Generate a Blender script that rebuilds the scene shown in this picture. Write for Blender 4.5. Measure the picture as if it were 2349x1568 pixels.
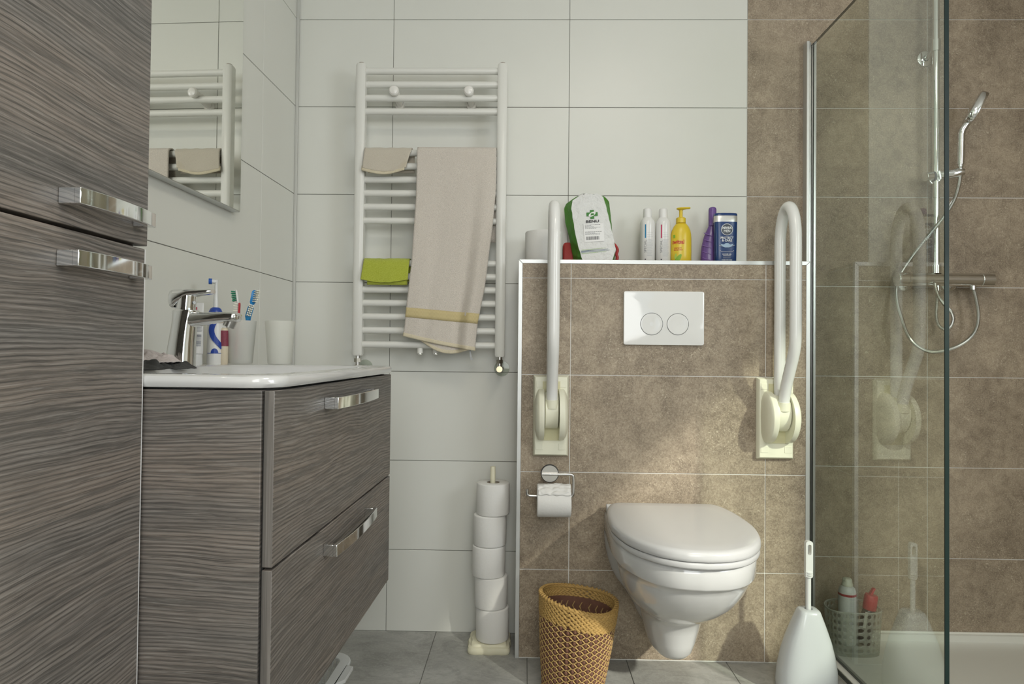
import bpy, bmesh, math, random
from mathutils import Vector, Matrix, noise
random.seed(4)
PI = math.pi
S = bpy.context.scene
COL = S.collection
for o in list(bpy.data.objects):
    bpy.data.objects.remove(o)

# ---------------------------------------------------------------- camera, world, lights, exposure
CAM = (0.0, -2.17775, 0.93956)
YAW, PITCH, ROLL = 0.02013, 0.01625, 0.01029
cy, sy, cp, sp, cr, sr = math.cos(YAW), math.sin(YAW), math.cos(PITCH), math.sin(PITCH), math.cos(ROLL), math.sin(ROLL)
fw = Vector((-sy*cp, cy*cp, sp)); r0 = Vector((cy, sy, 0)); u0 = r0.cross(fw)
rr = cr*r0 + sr*u0; uu = -sr*r0 + cr*u0
cd = bpy.data.cameras.new('camera'); cam = bpy.data.objects.new('camera', cd); COL.objects.link(cam)
cd.sensor_fit = 'HORIZONTAL'; cd.sensor_width = 36; cd.lens = 1480*36/2349; cd.clip_start = 0.02
cam.matrix_world = Matrix(((rr.x, uu.x, -fw.x, CAM[0]), (rr.y, uu.y, -fw.y, CAM[1]), (rr.z, uu.z, -fw.z, CAM[2]), (0, 0, 0, 1)))
S.camera = cam

w = bpy.data.worlds.new('world'); S.world = w; w.use_nodes = True
w.node_tree.nodes['Background'].inputs[0].default_value = (0.75, 0.87, 1.0, 1)
w.node_tree.nodes['Background'].inputs[1].default_value = 1.6

def lamp(name, kind, loc, direction, energy, color=(1, 1, 1), **kw):
    l = bpy.data.lights.new(name, kind); l.energy = energy; l.color = color
    for k, v in kw.items():
        setattr(l, k, v)
    o = bpy.data.objects.new(name, l); COL.objects.link(o)
    o.location = loc; o.rotation_euler = Vector(direction).to_track_quat('-Z', 'Y').to_euler()
    return o
lamp('sun', 'SUN', (3.5, -4, 4), (-.52, .68, -.50), 3.7, (1, .94, .84), angle=math.radians(2.2))
lamp('window_and_fill_light', 'AREA', (1.84, -2.25, 1.66), (-1, .25, -.08), 14, (.97, .985, 1.0), shape='RECTANGLE', size=.80, size_y=.80)
lamp('window_and_fill_light', 'AREA', (0.12, -3.22, 1.45), (0, 1, -.06), 15.5, (1, .985, .95), shape='RECTANGLE', size=.8, size_y=1.3)  # frontal fill from the rear wall, added to flatten the lighting
lamp('ceiling_fill', 'AREA', (0.45, -1.75, 2.50), (0, 0, -1), 9, (1, .93, .80), shape='DISK', size=.55)  # overhead fill, added to even out the room
lamp('ceiling_fill', 'AREA', (0.1, -2.85, 2.50), (0, 0, -1), 7, (1, .93, .82), shape='DISK', size=.5)  # second overhead fill, added to brighten faces turned to the camera

S.view_settings.view_transform = 'Standard'; S.view_settings.look = 'None'
S.view_settings.gamma = 1; S.view_settings.use_curve_mapping = False
S.view_settings.exposure = 0.0
S.cycles.use_denoising = True
S.cycles.max_bounces = 10; S.cycles.transparent_max_bounces = 16
S.cycles.caustics_reflective = False; S.cycles.caustics_refractive = False
S.cycles.sample_clamp_indirect = 4

# ---------------------------------------------------------------- materials
MATS = {}
class NT:
    def __init__(s, name):
        s.m = bpy.data.materials.new(name); s.m.use_nodes = True; s.t = s.m.node_tree
        s.b = s.t.nodes['Principled BSDF']; s.out = s.t.nodes['Material Output']
    def n(s, typ, **kw):
        x = s.t.nodes.new(typ)
        for k, v in kw.items():
            if k in ('ins',):
                for a, c in v.items():
                    if hasattr(c, 'is_output') or isinstance(c, bpy.types.NodeSocket):
                        s.t.links.new(c, x.inputs[a])
                    else:
                        x.inputs[a].default_value = c
            else:
                setattr(x, k, v)
        return x
    def l(s, a, b):
        s.t.links.new(a, b)
    def pos(s, scale=(1, 1, 1), rot=(0, 0, 0)):
        g = s.n('ShaderNodeNewGeometry')
        mp = s.n('ShaderNodeMapping', ins={'Vector': g.outputs['Position'], 'Scale': scale, 'Rotation': rot})
        return mp.outputs[0]
    def noise(s, v, scale, detail=4, rough=.55, dist=0):
        return s.n('ShaderNodeTexNoise', ins={'Vector': v, 'Scale': scale, 'Detail': detail, 'Roughness': rough, 'Distortion': dist}).outputs['Fac']
    def ramp(s, f, stops):
        r = s.n('ShaderNodeValToRGB', ins={'Fac': f}); e = r.color_ramp.elements
        while len(e) < len(stops): e.new(.5)
        for i, (p, c) in enumerate(stops):
            e[i].position = p; e[i].color = (c[0], c[1], c[2], 1) if not isinstance(c, (int, float)) else (c, c, c, 1)
        return r.outputs[0]
    def mix(s, f, a, b, mode='MIX'):
        x = s.n('ShaderNodeMix', data_type='RGBA', blend_type=mode)
        for i, v in ((0, f), (6, a), (7, b)):
            if isinstance(v, bpy.types.NodeSocket): s.l(v, x.inputs[i])
            elif i == 0: x.inputs[0].default_value = v
            else: x.inputs[i].default_value = (v[0], v[1], v[2], 1)
        return x.outputs[2]
    def bump(s, h, strength, dist=.002):
        b = s.n('ShaderNodeBump', ins={'Height': h, 'Strength': strength, 'Distance': dist})
        s.l(b.outputs[0], s.b.inputs['Normal'])
    def color(s, c):
        if isinstance(c, bpy.types.NodeSocket): s.l(c, s.b.inputs['Base Color'])
        else: s.b.inputs['Base Color'].default_value = (c[0], c[1], c[2], 1)

def plain(name, c, rough=.5, metal=0, spec=.5, coat=0, bump=None, var=None):
    if name in MATS: return MATS[name]
    t = NT(name)
    if var:
        f = t.noise(t.pos(), var[0], 3)
        t.color(t.mix(f, [x*(1-var[1]) for x in c], [min(1, x*(1+var[1])) for x in c]))
    else:
        t.color(c)
    t.b.inputs['Roughness'].default_value = rough; t.b.inputs['Metallic'].default_value = metal
    t.b.inputs['Specular IOR Level'].default_value = spec
    t.b.inputs['Coat Weight'].default_value = coat; t.b.inputs['Coat Roughness'].default_value = .05
    if bump: t.bump(t.noise(t.pos(), bump[0], 4), bump[1], bump[2])
    MATS[name] = t.m
    return t.m

def mat_white_tile():
    t = NT('satin_white_tile')
    f = t.noise(t.pos(), 1.3, 3)
    t.color(t.mix(f, (.70, .705, .655), (.77, .77, .72)))
    t.b.inputs['Roughness'].default_value = .32; t.b.inputs['Specular IOR Level'].default_value = .35
    t.bump(t.noise(t.pos(), 6, 2), .12, .004)
    return t.m
def mat_brown_tile():
    t = NT('brown_stone_tile')
    p = t.pos()
    cloud = t.ramp(t.noise(p, 3.4, 5, .6, .8), [(.38, 0), (.64, 1)])
    med = t.ramp(t.noise(p, 24, 10, .82, .6), [(.40, 0), (.60, 1)])
    fine = t.noise(p, 230, 8, .9)
    c = t.mix(cloud, (.225, .177, .127), (.435, .355, .262))
    c = t.mix(.42, c, t.mix(med, (.155, .121, .087), (.49, .405, .30)))
    c = t.mix(t.ramp(fine, [(.40, .62), (.49, 0)]), c, (.13, .10, .073))
    c = t.mix(t.ramp(fine, [(.51, 0), (.60, .55)]), c, (.55, .475, .365))
    vo = t.n('ShaderNodeTexVoronoi', ins={'Vector': p, 'Scale': 175.0})
    sel = t.ramp(t.n('ShaderNodeSeparateColor', ins={0: vo.outputs['Color']}).outputs[0], [(.93, 0), (.94, 1)])
    c = t.mix(t.mix(1, t.ramp(vo.outputs['Distance'], [(.12, .7), (.24, 0)]), sel, 'MULTIPLY'), c, (.66, .59, .47))
    gate = t.ramp(t.noise(p, 9, 4, .6), [(.46, 0), (.58, .8)])
    fib = t.ramp(t.noise(p, 105, 2, .5, 2.4), [(.61, 0), (.67, .9)])
    c = t.mix(t.mix(1, fib, gate, 'MULTIPLY'), c, (.60, .52, .40))
    t.color(c)
    t.b.inputs['Roughness'].default_value = .5; t.b.inputs['Specular IOR Level'].default_value = .35
    t.bump(t.noise(p, 60, 6, .7), .12, .002)
    return t.m
def mat_floor():
    t = NT('grey_slate_look_floor')
    p = t.pos()
    a = t.ramp(t.noise(p, 3.0, 8, .6, 1.2), [(.3, 0), (.72, 1)])
    b = t.ramp(t.noise(t.pos((1, 1.6, 1), (0, 0, .6)), 8, 10, .75, 1.8), [(.38, 0), (.56, 1)])
    c = t.mix(a, (.27, .268, .245), (.50, .50, .475))
    c = t.mix(t.mix(.6, b, (1, 1, 1)), (.14, .14, .128), c)
    c = t.mix(t.ramp(t.noise(p, 120, 5, .8), [(.35, .35), (.5, 0)]), c, (.50, .50, .47))
    t.color(c); t.b.inputs['Roughness'].default_value = .5
    t.bump(t.noise(p, 20, 8, .7, 1), .35, .002)
    return t.m
def mat_wood(name, vertical=False, tone=1.0):
    t = NT(name)
    sc = (2.2, 2.2, 1) if not vertical else (26, 26, .05)
    wob = t.n('ShaderNodeTexNoise', ins={'Vector': t.pos((1.5, 1.5, 3.2)), 'Scale': 1.9, 'Detail': 2.5, 'Roughness': .45})
    g = t.n('ShaderNodeNewGeometry')
    off = t.n('ShaderNodeVectorMath', operation='MULTIPLY', ins={0: wob.outputs['Color'], 1: (0, 0, .040)})
    add = t.n('ShaderNodeVectorMath', operation='ADD', ins={0: g.outputs['Position'], 1: off.outputs[0]})
    sca = (15.0, 15.0, 420) if not vertical else (150, 150, 3)
    sca2 = (4.5, 4.5, 150) if not vertical else (40, 40, 1)
    m1 = t.n('ShaderNodeMapping', ins={'Vector': add.outputs[0], 'Scale': sca})
    m2 = t.n('ShaderNodeMapping', ins={'Vector': add.outputs[0], 'Scale': sca2})
    m3 = t.n('ShaderNodeMapping', ins={'Vector': add.outputs[0], 'Scale': (.7, .7, 8.5) if not vertical else (3, 3, .5)})
    f1 = t.noise(m1.outputs[0], 1, 4, .65, .5); f2 = t.noise(m2.outputs[0], 1, 5, .65, .5); f3 = t.noise(m3.outputs[0], 1, 3, .5)
    k = tone
    c = t.mix(t.ramp(f3, [(.38, 0), (.62, 1)]), (.138*k, .130*k, .121*k), (.205*k, .172*k, .145*k))
    c = t.mix(t.ramp(f2, [(.36, .78), (.52, 0)]), c, (.072*k, .068*k, .063*k))
    c = t.mix(t.ramp(f1, [(.54, 0), (.66, .40)]), c, (.33*k, .31*k, .285*k))
    c = t.mix(t.ramp(f1, [(.32, .75), (.45, 0)]), c, (.05*k, .045*k, .042*k))
    groove = None
    if not vertical:
        mw = t.n('ShaderNodeMapping', ins={'Vector': add.outputs[0], 'Scale': (.09, .09, 1)})
        wv = t.n('ShaderNodeTexWave', wave_type='BANDS', bands_direction='Z', ins={'Vector': mw.outputs[0], 'Scale': 52.0, 'Distortion': 5.5, 'Detail': 4.0, 'Detail Scale': 1.1, 'Detail Roughness': .62})
        groove = t.ramp(wv.outputs['Fac'], [(.02, 1), (.30, 0)])
        ggate = t.ramp(f2, [(.40, .25), (.60, .85)])
        c = t.mix(t.mix(1, groove, ggate, 'MULTIPLY'), c, (.060*k, .056*k, .052*k))
        c = t.mix(t.mix(1, t.ramp(wv.outputs['Fac'], [(.80, 0), (.98, .35)]), ggate, 'MULTIPLY'), c, (.34*k, .315*k, .29*k))
    t.color(c); t.b.inputs['Roughness'].default_value = .42; t.b.inputs['Specular IOR Level'].default_value = .45
    t.bump(t.mix(.5, f1, f2), .55, .0015)
    return t.m
def mat_terry(name, a, b, stain=None, scale=700):
    t = NT(name)
    p = t.pos()
    f = t.noise(p, scale, 2, .6)
    c = t.mix(t.ramp(f, [(.35, 0), (.62, 1)]), a, b)
    if stain: c = t.mix(t.ramp(t.noise(p, 9, 2, .5), [(.56, 0), (.75, .6)]), c, stain)
    t.color(c); t.b.inputs['Roughness'].default_value = .95; t.b.inputs['Specular IOR Level'].default_value = .1
    t.b.inputs['Sheen Weight'].default_value = .25
    t.bump(f, .8, .0025)
    return t.m
def mat_glass(name, tint, refl=1.8, haze=0.0, ior=1.5):
    t = NT(name)
    tr = t.n('ShaderNodeBsdfTransparent', ins={'Color': (*tint, 1)})
    gl = t.n('ShaderNodeBsdfGlossy', ins={'Roughness': .02, 'Color': (1, 1, 1, 1)})
    fr = t.n('ShaderNodeFresnel', ins={'IOR': ior})
    g = t.n('ShaderNodeNewGeometry')
    inv = t.n('ShaderNodeMath', operation='SUBTRACT', ins={0: 1.0, 1: g.outputs['Backfacing']})
    mu = t.n('ShaderNodeMath', operation='MULTIPLY', ins={0: fr.outputs[0], 1: inv.outputs[0]})
    mu2 = t.n('ShaderNodeMath', operation='MULTIPLY', use_clamp=True, ins={0: mu.outputs[0], 1: refl})
    mx = t.n('ShaderNodeMixShader', ins={0: mu2.outputs[0], 1: tr.outputs[0], 2: gl.outputs[0]})
    last = mx.outputs[0]
    if haze:
        df = t.n('ShaderNodeBsdfDiffuse', ins={'Color': (.75, .78, .74, 1)})
        last = t.n('ShaderNodeMixShader', ins={0: haze, 1: last, 2: df.outputs[0]}).outputs[0]
    t.l(last, t.out.inputs[0]); return t.m
def mat_frost(name, c, tfac=.45, clear=.12):
    t = NT(name)
    df = t.n('ShaderNodeBsdfDiffuse', ins={'Color': (*c, 1)}); tl = t.n('ShaderNodeBsdfTranslucent', ins={'Color': (*c, 1)})
    tr = t.n('ShaderNodeBsdfTransparent', ins={'Color': (.95, .96, .93, 1)}); gl = t.n('ShaderNodeBsdfGlossy', ins={'Roughness': .2})
    a = t.n('ShaderNodeMixShader', ins={0: tfac, 1: df.outputs[0], 2: tl.outputs[0]})
    b = t.n('ShaderNodeMixShader', ins={0: clear, 1: a.outputs[0], 2: tr.outputs[0]})
    d = t.n('ShaderNodeMixShader', ins={0: .06, 1: b.outputs[0], 2: gl.outputs[0]})
    t.l(d.outputs[0], t.out.inputs[0]); return t.m

WTILE, BTILE, FLOOR = mat_white_tile(), mat_brown_tile(), mat_floor()
WOOD, WOODV = mat_wood('dark_grained_laminate'), mat_wood('dark_laminate_edge', True, 1.0)
G_DARK = plain('dark_grey_grout', (.20, .195, .175), .9); G_LIGHT = plain('pale_grout', (.80, .79, .75), .9)
G_FLOOR = plain('floor_grout', (.19, .19, .175), .9)
PLASTER = plain('white_plaster', (.78, .77, .72), .8, bump=(40, .1, .002))
CHROME = plain('chrome', (.82, .83, .83), .06, 1)
STEEL = plain('brushed_steel', (.62, .61, .59), .28, 1)
ALU = plain('anodised_aluminium', (.64, .65, .64), .42, .7)
ALU_D = plain('dark_aluminium', (.25, .26, .25), .4, .7)
BRASS = plain('brushed_brass', (.62, .52, .36), .25, 1)
CERAM = plain('white_ceramic', (.60, .60, .592), .09, 0, .5, .4)
LIDP = plain('white_seat_plastic', (.54, .54, .54), .16, 0, .5)
ENAM = plain('white_radiator_enamel', (.76, .755, .71), .3)
RAILW = plain('white_rail_coating', (.80, .80, .78), .18)
CREAM = plain('cream_plastic', (.80, .79, .64), .38)
CREAM2 = plain('cream_recess_plastic', (.66, .63, .40), .5)
CREAMP = plain('cream_painted_wood', (.72, .69, .52), .5, var=(30, .08))
DARK = plain('dark_gap', (.015, .015, .014), .7)
PAPER = plain('soft_tissue_paper', (.80, .79, .76), .95, 0, .1, bump=(130, .35, .0015))
CARD = plain('grey_cardboard', (.36, .30, .24), .9)
WPL = plain('white_plastic', (.70, .71, .70), .25)
WPL2 = plain('white_gloss_flush_plate', (.80, .80, .78), .08, coat=.3)
GREEN_EDGE = plain('dark_green_glass_edge', (.008, .020, .018), .45, 0, .25)
BLUE = plain('deep_blue_plastic', (.02, .06, .33), .3)
PANE = mat_glass('shower_glass', (.93, .965, .925), 1.9)
CLEARPL = mat_glass('clear_plastic', (.90, .92, .88), 1.2, .14, 1.4)
FROST = mat_frost('frosted_white_plastic', (.95, .95, .91), .55, .20)
CADDYM = mat_frost('milky_clear_plastic', (.74, .76, .70), .5, .70)
tm = NT('mirror_glass'); tm.b.inputs['Metallic'].default_value = 1; tm.b.inputs['Roughness'].default_value = .0
tm.color((.90, .905, .86)); MIRROR = tm.m

# ---------------------------------------------------------------- frames, object helpers
XL, TH = -0.78982, -0.025923          # the wall with the vanity is a touch out of square
LEFT = Matrix.Translation((XL, 0, 0)) @ Matrix.Rotation(TH, 4, 'Z')
WORLD = Matrix.Identity(4)
WM, FR = {}, {}
def put(o, M, parent=None):
    WM[o.name] = M
    if parent is not None:
        o.parent = parent; o.matrix_basis = WM[parent.name].inverted() @ M
    else:
        o.matrix_basis = M
def thing(name, label, cat, base, frame=WORLD, group=None, kind=None):
    o = bpy.data.objects.new(name, None); COL.objects.link(o); o.empty_display_size = .05
    put(o, frame @ Matrix.Translation(base)); FR[o.name] = frame
    tag(o, label, cat, group, kind); return o
def tag(o, label=None, cat=None, group=None, kind=None):
    if label: o['label'] = label
    if cat: o['category'] = cat
    if group: o['group'] = group
    if kind: o['kind'] = kind
    return o
def obj(name, bm, mats, parent=None, frame=None, base=None, smooth=35, bevel=0, seg=2, label=None, sub=0, solid=0):
    """bm is given in frame coordinates; it becomes ONE mesh object"""
    fr = frame if frame is not None else (FR[parent.name] if parent is not None else WORLD)
    if base is None:
        M = WM[parent.name] if parent is not None else fr
    else:
        M = fr @ Matrix.Translation(base)
    T = M.inverted() @ fr
    bmesh.ops.transform(bm, matrix=T, verts=bm.verts)
    me = bpy.data.meshes.new(name); bm.normal_update(); bm.to_mesh(me); bm.free()
    for m in (mats if isinstance(mats, (list, tuple)) else [mats]): me.materials.append(m)
    o = bpy.data.objects.new(name, me); COL.objects.link(o)
    put(o, M, parent); FR[o.name] = fr
    if smooth:
        me.shade_smooth(); me.set_sharp_from_angle(angle=math.radians(smooth))
    if solid:
        s = o.modifiers.new('solid', 'SOLIDIFY'); s.thickness = solid; s.offset = 0
    if bevel:
        b = o.modifiers.new('bevel', 'BEVEL'); b.width = bevel; b.segments = seg; b.limit_method = 'ANGLE'; b.harden_normals = False
        me.shade_smooth(); me.set_sharp_from_angle(angle=math.radians(50))
    if sub:
        s = o.modifiers.new('sub', 'SUBSURF'); s.levels = sub; s.render_levels = sub
    if label: o['label'] = label
    return o
def B(): return bmesh.new()
def box(bm, x0, x1, y0, y1, z0, z1, mi=0):
    vs = [bm.verts.new((x, y, z)) for x in (x0, x1) for y in (y0, y1) for z in (z0, z1)]
    fs = [(0, 1, 3, 2), (4, 6, 7, 5), (0, 4, 5, 1), (2, 3, 7, 6), (0, 2, 6, 4), (1, 5, 7, 3)]
    out = []
    for f in fs:
        fc = bm.faces.new([vs[i] for i in f]); fc.material_index = mi; out.append(fc)
    return out      # faces: -x +x -y +y -z +z
def loft(bm, rings, cap0=True, cap1=True, closed=True, mi=0):
    R = [[bm.verts.new(p) for p in r] for r in rings]
    n = len(R[0])
    for a, b in zip(R, R[1:]):
        for i in range(n if closed else n-1):
            j = (i+1) % n
            f = bm.faces.new((a[i], a[j], b[j], b[i])); f.material_index = mi
    if cap0: bm.faces.new(list(reversed(R[0]))).material_index = mi
    if cap1: bm.faces.new(R[-1]).material_index = mi
    return R
def basis(d):
    d = Vector(d).normalized(); a = Vector((0, 0, 1)) if abs(d.z) < .9 else Vector((1, 0, 0))
    u = d.cross(a).normalized(); return u, d.cross(u).normalized(), d
def tube(bm, pts, r, seg=12, cap=True, flat=None, mi=0):
    pts = [Vector(p) for p in pts]; rings = []; n = len(pts)
    T = []
    for i in range(n):
        a = pts[max(0, i-1)]; b = pts[min(n-1, i+1)]; T.append((b-a).normalized())
    u, v, d = basis(T[0])
    for i in range(n):
        if i:
            ax = T[i-1].cross(T[i])
            if ax.length > 1e-7:
                q = Matrix.Rotation(T[i-1].angle(T[i]), 3, ax.normalized()); u = q @ u; v = q @ v
        ri = r[i] if isinstance(r, (list, tuple)) else r
        rings.append([pts[i] + (u*math.cos(2*PI*k/seg) + v*math.sin(2*PI*k/seg))*ri for k in range(seg)])
    loft(bm, rings, cap, cap, mi=mi)
def cyl(bm, a, b, r, seg=24, r2=None, mi=0):
    u, v, d = basis(Vector(b)-Vector(a))
    r2 = r if r2 is None else r2
    loft(bm, [[Vector(p) + (u*math.cos(2*PI*k/seg) + v*math.sin(2*PI*k/seg))*q for k in range(seg)] for p, q in ((a, r), (b, r2))], mi=mi)
def lathe(bm, prof, c, axis=(0, 0, 1), seg=28, sx=1, sy=1, cap0=True, cap1=True, mi=0):
    """prof: (radius, height) pairs along the axis from c"""
    c = Vector(c)
    if tuple(axis) == (0, 0, 1): u, v, d = Vector((1, 0, 0)), Vector((0, 1, 0)), Vector((0, 0, 1))
    else: u, v, d = basis(axis)
    loft(bm, [[c + d*h + u*(math.cos(2*PI*k/seg)*r*sx) + v*(math.sin(2*PI*k/seg)*r*sy) for k in range(seg)] for r, h in prof], cap0, cap1, mi=mi)
def spline(pts, per=8, closed=False):
    P = [Vector(p) for p in pts]; n = len(P); out = []
    rng = n if closed else n-1
    for i in range(rng):
        if closed: a, b, c, d = P[(i-1) % n], P[i], P[(i+1) % n], P[(i+2) % n]
        else: a, b, c, d = P[max(i-1, 0)], P[i], P[i+1], P[min(i+2, n-1)]
        for k in range(per):
            t = k/per
            out.append(.5*((2*b) + (c-a)*t + (2*a-5*b+4*c-d)*t*t + (3*b-a-3*c+d)*t**3))
    if not closed: out.append(P[-1])
    return out
def rrect(x0, x1, y0, y1, r, n=5):
    out = []
    for cx, cy_, a0 in ((x1-r, y1-r, 0), (x0+r, y1-r, 90), (x0+r, y0+r, 180), (x1-r, y0+r, 270)):
        for k in range(n+1):
            a = math.radians(a0+90*k/n); out.append((cx+r*math.cos(a), cy_+r*math.sin(a)))
    return out
def lerp(a, b, t): return a+(b-a)*t
def interp(tab, z):
    """tab sorted by decreasing z: (z, value)"""
    if z >= tab[0][0]: return tab[0][1]
    for (z0, v0), (z1, v1) in zip(tab, tab[1:]):
        if z >= z1: return lerp(v1, v0, (z-z1)/(z0-z1))
    return tab[-1][1]
def text_bm(s, size, fn, bold=0.0):
    """flat letter faces placed by fn(x, y) -> 3D point; x,y start at the text's centre"""
    c = bpy.data.curves.new('t', 'FONT'); c.body = s; c.size = size; c.align_x = 'CENTER'; c.align_y = 'CENTER'; c.offset = bold
    c.resolution_u = 2
    o = bpy.data.objects.new('t', c); COL.objects.link(o)
    bpy.context.view_layer.update()
    me = bpy.data.meshes.new_from_object(o.evaluated_get(bpy.context.evaluated_depsgraph_get()))
    bm = bmesh.new(); bm.from_mesh(me)
    bpy.data.objects.remove(o); bpy.data.curves.remove(c); bpy.data.meshes.remove(me)
    for v in bm.verts: v.co = Vector(fn(v.co.x, v.co.y))
    return bm
def poly(bm, pts, mi=0):
    f = bm.faces.new([bm.verts.new(p) for p in pts]); f.material_index = mi; return f
def rectf(bm, fn, x0, x1, y0, y1, nx=1):
    for k in range(nx):
        a, b_ = lerp(x0, x1, k/nx), lerp(x0, x1, (k+1)/nx); poly(bm, [fn(a, y0), fn(b_, y0), fn(b_, y1), fn(a, y1)])

# ================================================================ STRUCTURE
tile_mesh = {}
def tile(parent, name, mat, x0, x1, y0, y1, z0, z1):
    """one tile as an object of its own; alike tiles share a mesh"""
    fr = FR[parent.name]
    key = (name, mat.name, round(x1-x0, 4), round(y1-y0, 4), round(z1-z0, 4))
    if key not in tile_mesh:
        bm = B(); box(bm, 0, x1-x0, 0, y1-y0, 0, z1-z0)
        bmesh.ops.bevel(bm, geom=bm.edges[:], offset=.0007, segments=1, affect='EDGES')
        me = bpy.data.meshes.new(name); bm.to_mesh(me); bm.free(); me.materials.append(mat); tile_mesh[key] = me
    o = bpy.data.objects.new(name, tile_mesh[key]); COL.objects.link(o)
    put(o, fr @ Matrix.Translation((x0, y0, z0)), parent); FR[o.name] = fr
    return o
def cuts(a, b, first, step, g):
    """intervals between joints at first + k*step clipped to a..b with joint width g"""
    ks = [first+k*step for k in range(-20, 21) if a+.004 < first+k*step < b-.004]
    e = [a]+ks+[b]; out = []
    for i in range(len(e)-1):
        lo = e[i]+(g/2 if i else 0); hi = e[i+1]-(g/2 if i < len(e)-2 else 0)
        out.append((lo, hi))
    return out
CEIL = 2.55; XR = 1.90; YR = -3.3; XJ = .1415; Z0 = .2719; YB = -.17596
def struct(name, bm, mats, frame=WORLD, base=(0, 0, 0), **kw):
    o = obj(name, bm, mats, frame=frame, base=base, **kw); o['kind'] = 'structure'; return o
# floor
bm = B(); box(bm, -1.0, XR+.1, YR-.1, .1, -.06, -.0025)
fl = struct('floor', bm, G_FLOOR, smooth=0)
for x0, x1 in cuts(-.95, XR, .016, .3045, .002):
    for y0, y1 in cuts(YR, 0, -.42, .61, .002):
        tile(fl, 'floor_tile', FLOOR, x0, x1, y0, y1, -.01, 0)
bm = B(); box(bm, -1.0, XR+.1, YR-.1, .1, CEIL, CEIL+.08); struct('ceiling', bm, PLASTER, smooth=0)
# back wall
XBR = .7415
bm = B(); box(bm, XL-.12, XBR, .002, .10, 0, CEIL, 0); box(bm, XBR, XR, .002, .10, 0, CEIL, 1)
wb = struct('wall_back', bm, [G_DARK, G_LIGHT], smooth=0)
for z0, z1 in cuts(0, CEIL, Z0, .3, .0019):
    for x0, x1 in cuts(XL, XBR-.001, XJ, .6, .0017):
        tile(wb, 'wall_tile', WTILE, x0, x1, 0, .009, z0, z1)
for z0, z1 in cuts(0, CEIL, Z0, .3, .0026):
    for x0, x1 in cuts(XBR+.001, XR, XJ, .6, .0026):
        tile(wb, 'wall_tile', BTILE, x0, x1, 0, .009, z0, z1)
# vanity wall
bm = B(); box(bm, -.10, -.002, YR-.1, .02, 0, CEIL)
wl = struct('wall_left', bm, G_DARK, frame=LEFT, smooth=0)
for z0, z1 in cuts(0, CEIL, Z0, .3, .0019):
    for y0, y1 in cuts(YR, -.001, -.2617, .6, .0017):
        tile(wl, 'wall_tile', WTILE, -.009, 0, y0, y1, z0, z1)
bm = B(); box(bm, .0, .009, -.010, -.001, 0, CEIL); struct('trim_1', bm, plain('matt_corner_aluminium', (.60, .60, .57), .5, .3), frame=LEFT, bevel=.0012)
# shower-side wall with the window opening, rear wall
WY0, WY1, WZ0, WZ1 = -2.92, -1.55, 1.08, 2.18
bm = B()
box(bm, XR, XR+.1, YR, WY0, 0, CEIL); box(bm, XR, XR+.1, WY1, 0, 0, CEIL)
box(bm, XR, XR+.1, WY0, WY1, 0, WZ0); box(bm, XR, XR+.1, WY0, WY1, WZ1, CEIL)
wr = struct('wall_right', bm, G_LIGHT, smooth=0)
for z0, z1 in cuts(0, CEIL, Z0, .3, .0026):
    for y0, y1 in cuts(-1.45, -.012, -.30, .6, .0026):
        tile(wr, 'wall_tile', BTILE, XR-.009, XR, y0, y1, z0, z1)
bm = B()
box(bm, XR-.004, XR, YR, WY0, 0, CEIL); box(bm, XR-.004, XR, WY1, -1.45, 0, CEIL)
box(bm, XR-.004, XR, WY0, WY1, 0, WZ0); box(bm, XR-.004, XR, WY0, WY1, WZ1, CEIL)
obj('plaster_panel', bm, PLASTER, wr, smooth=0)
bm = B(); RX0, RX1, RZ0, RZ1 = -.30, .90, .80, 2.20
box(bm, -1.0, RX0, YR-.1, YR, 0, CEIL); box(bm, RX1, XR+.1, YR-.1, YR, 0, CEIL); box(bm, RX0, RX1, YR-.1, YR, 0, RZ0); box(bm, RX0, RX1, YR-.1, YR, RZ1, CEIL)
struct('wall_rear', bm, PLASTER, smooth=0)
bm = B()
for a, b_, c, d in ((RX0, RX0+.05, RZ0, RZ1), (RX1-.05, RX1, RZ0, RZ1), (RX0, RX1, RZ0, RZ0+.05), (RX0, RX1, RZ1-.05, RZ1)):
    box(bm, a, b_, YR-.08, YR-.02, c, d)
w2 = struct('added_window', bm, plain('white_frame', (.8, .8, .8), .3), base=(.3, YR, RZ0))  # unseen rear window, added to go with the frontal fill light
bm = B(); box(bm, RX0+.05, RX1-.05, YR-.049, YR-.045, RZ0+.05, RZ1-.05)
obj('window_pane', bm, mat_glass('added_window_glass', (.96, .98, .97), 1.0), w2, smooth=0)
bm = B()
for a, b_, c, d in ((WY0, WY0+.05, WZ0, WZ1), (WY1-.05, WY1, WZ0, WZ1), (WY0, WY1, WZ0, WZ0+.05), (WY0, WY1, WZ1-.05, WZ1)):
    box(bm, XR+.02, XR+.08, a, b_, c, d)
wn = struct('window_1', bm, WPL, base=(XR, -2.2, WZ0))
bm = B(); box(bm, XR+.045, XR+.049, WY0+.05, WY1-.05, WZ0+.05, WZ1-.05)
obj('window_pane', bm, mat_glass('window_glass', (.96, .98, .97), 1.0), wn, smooth=0)
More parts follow.
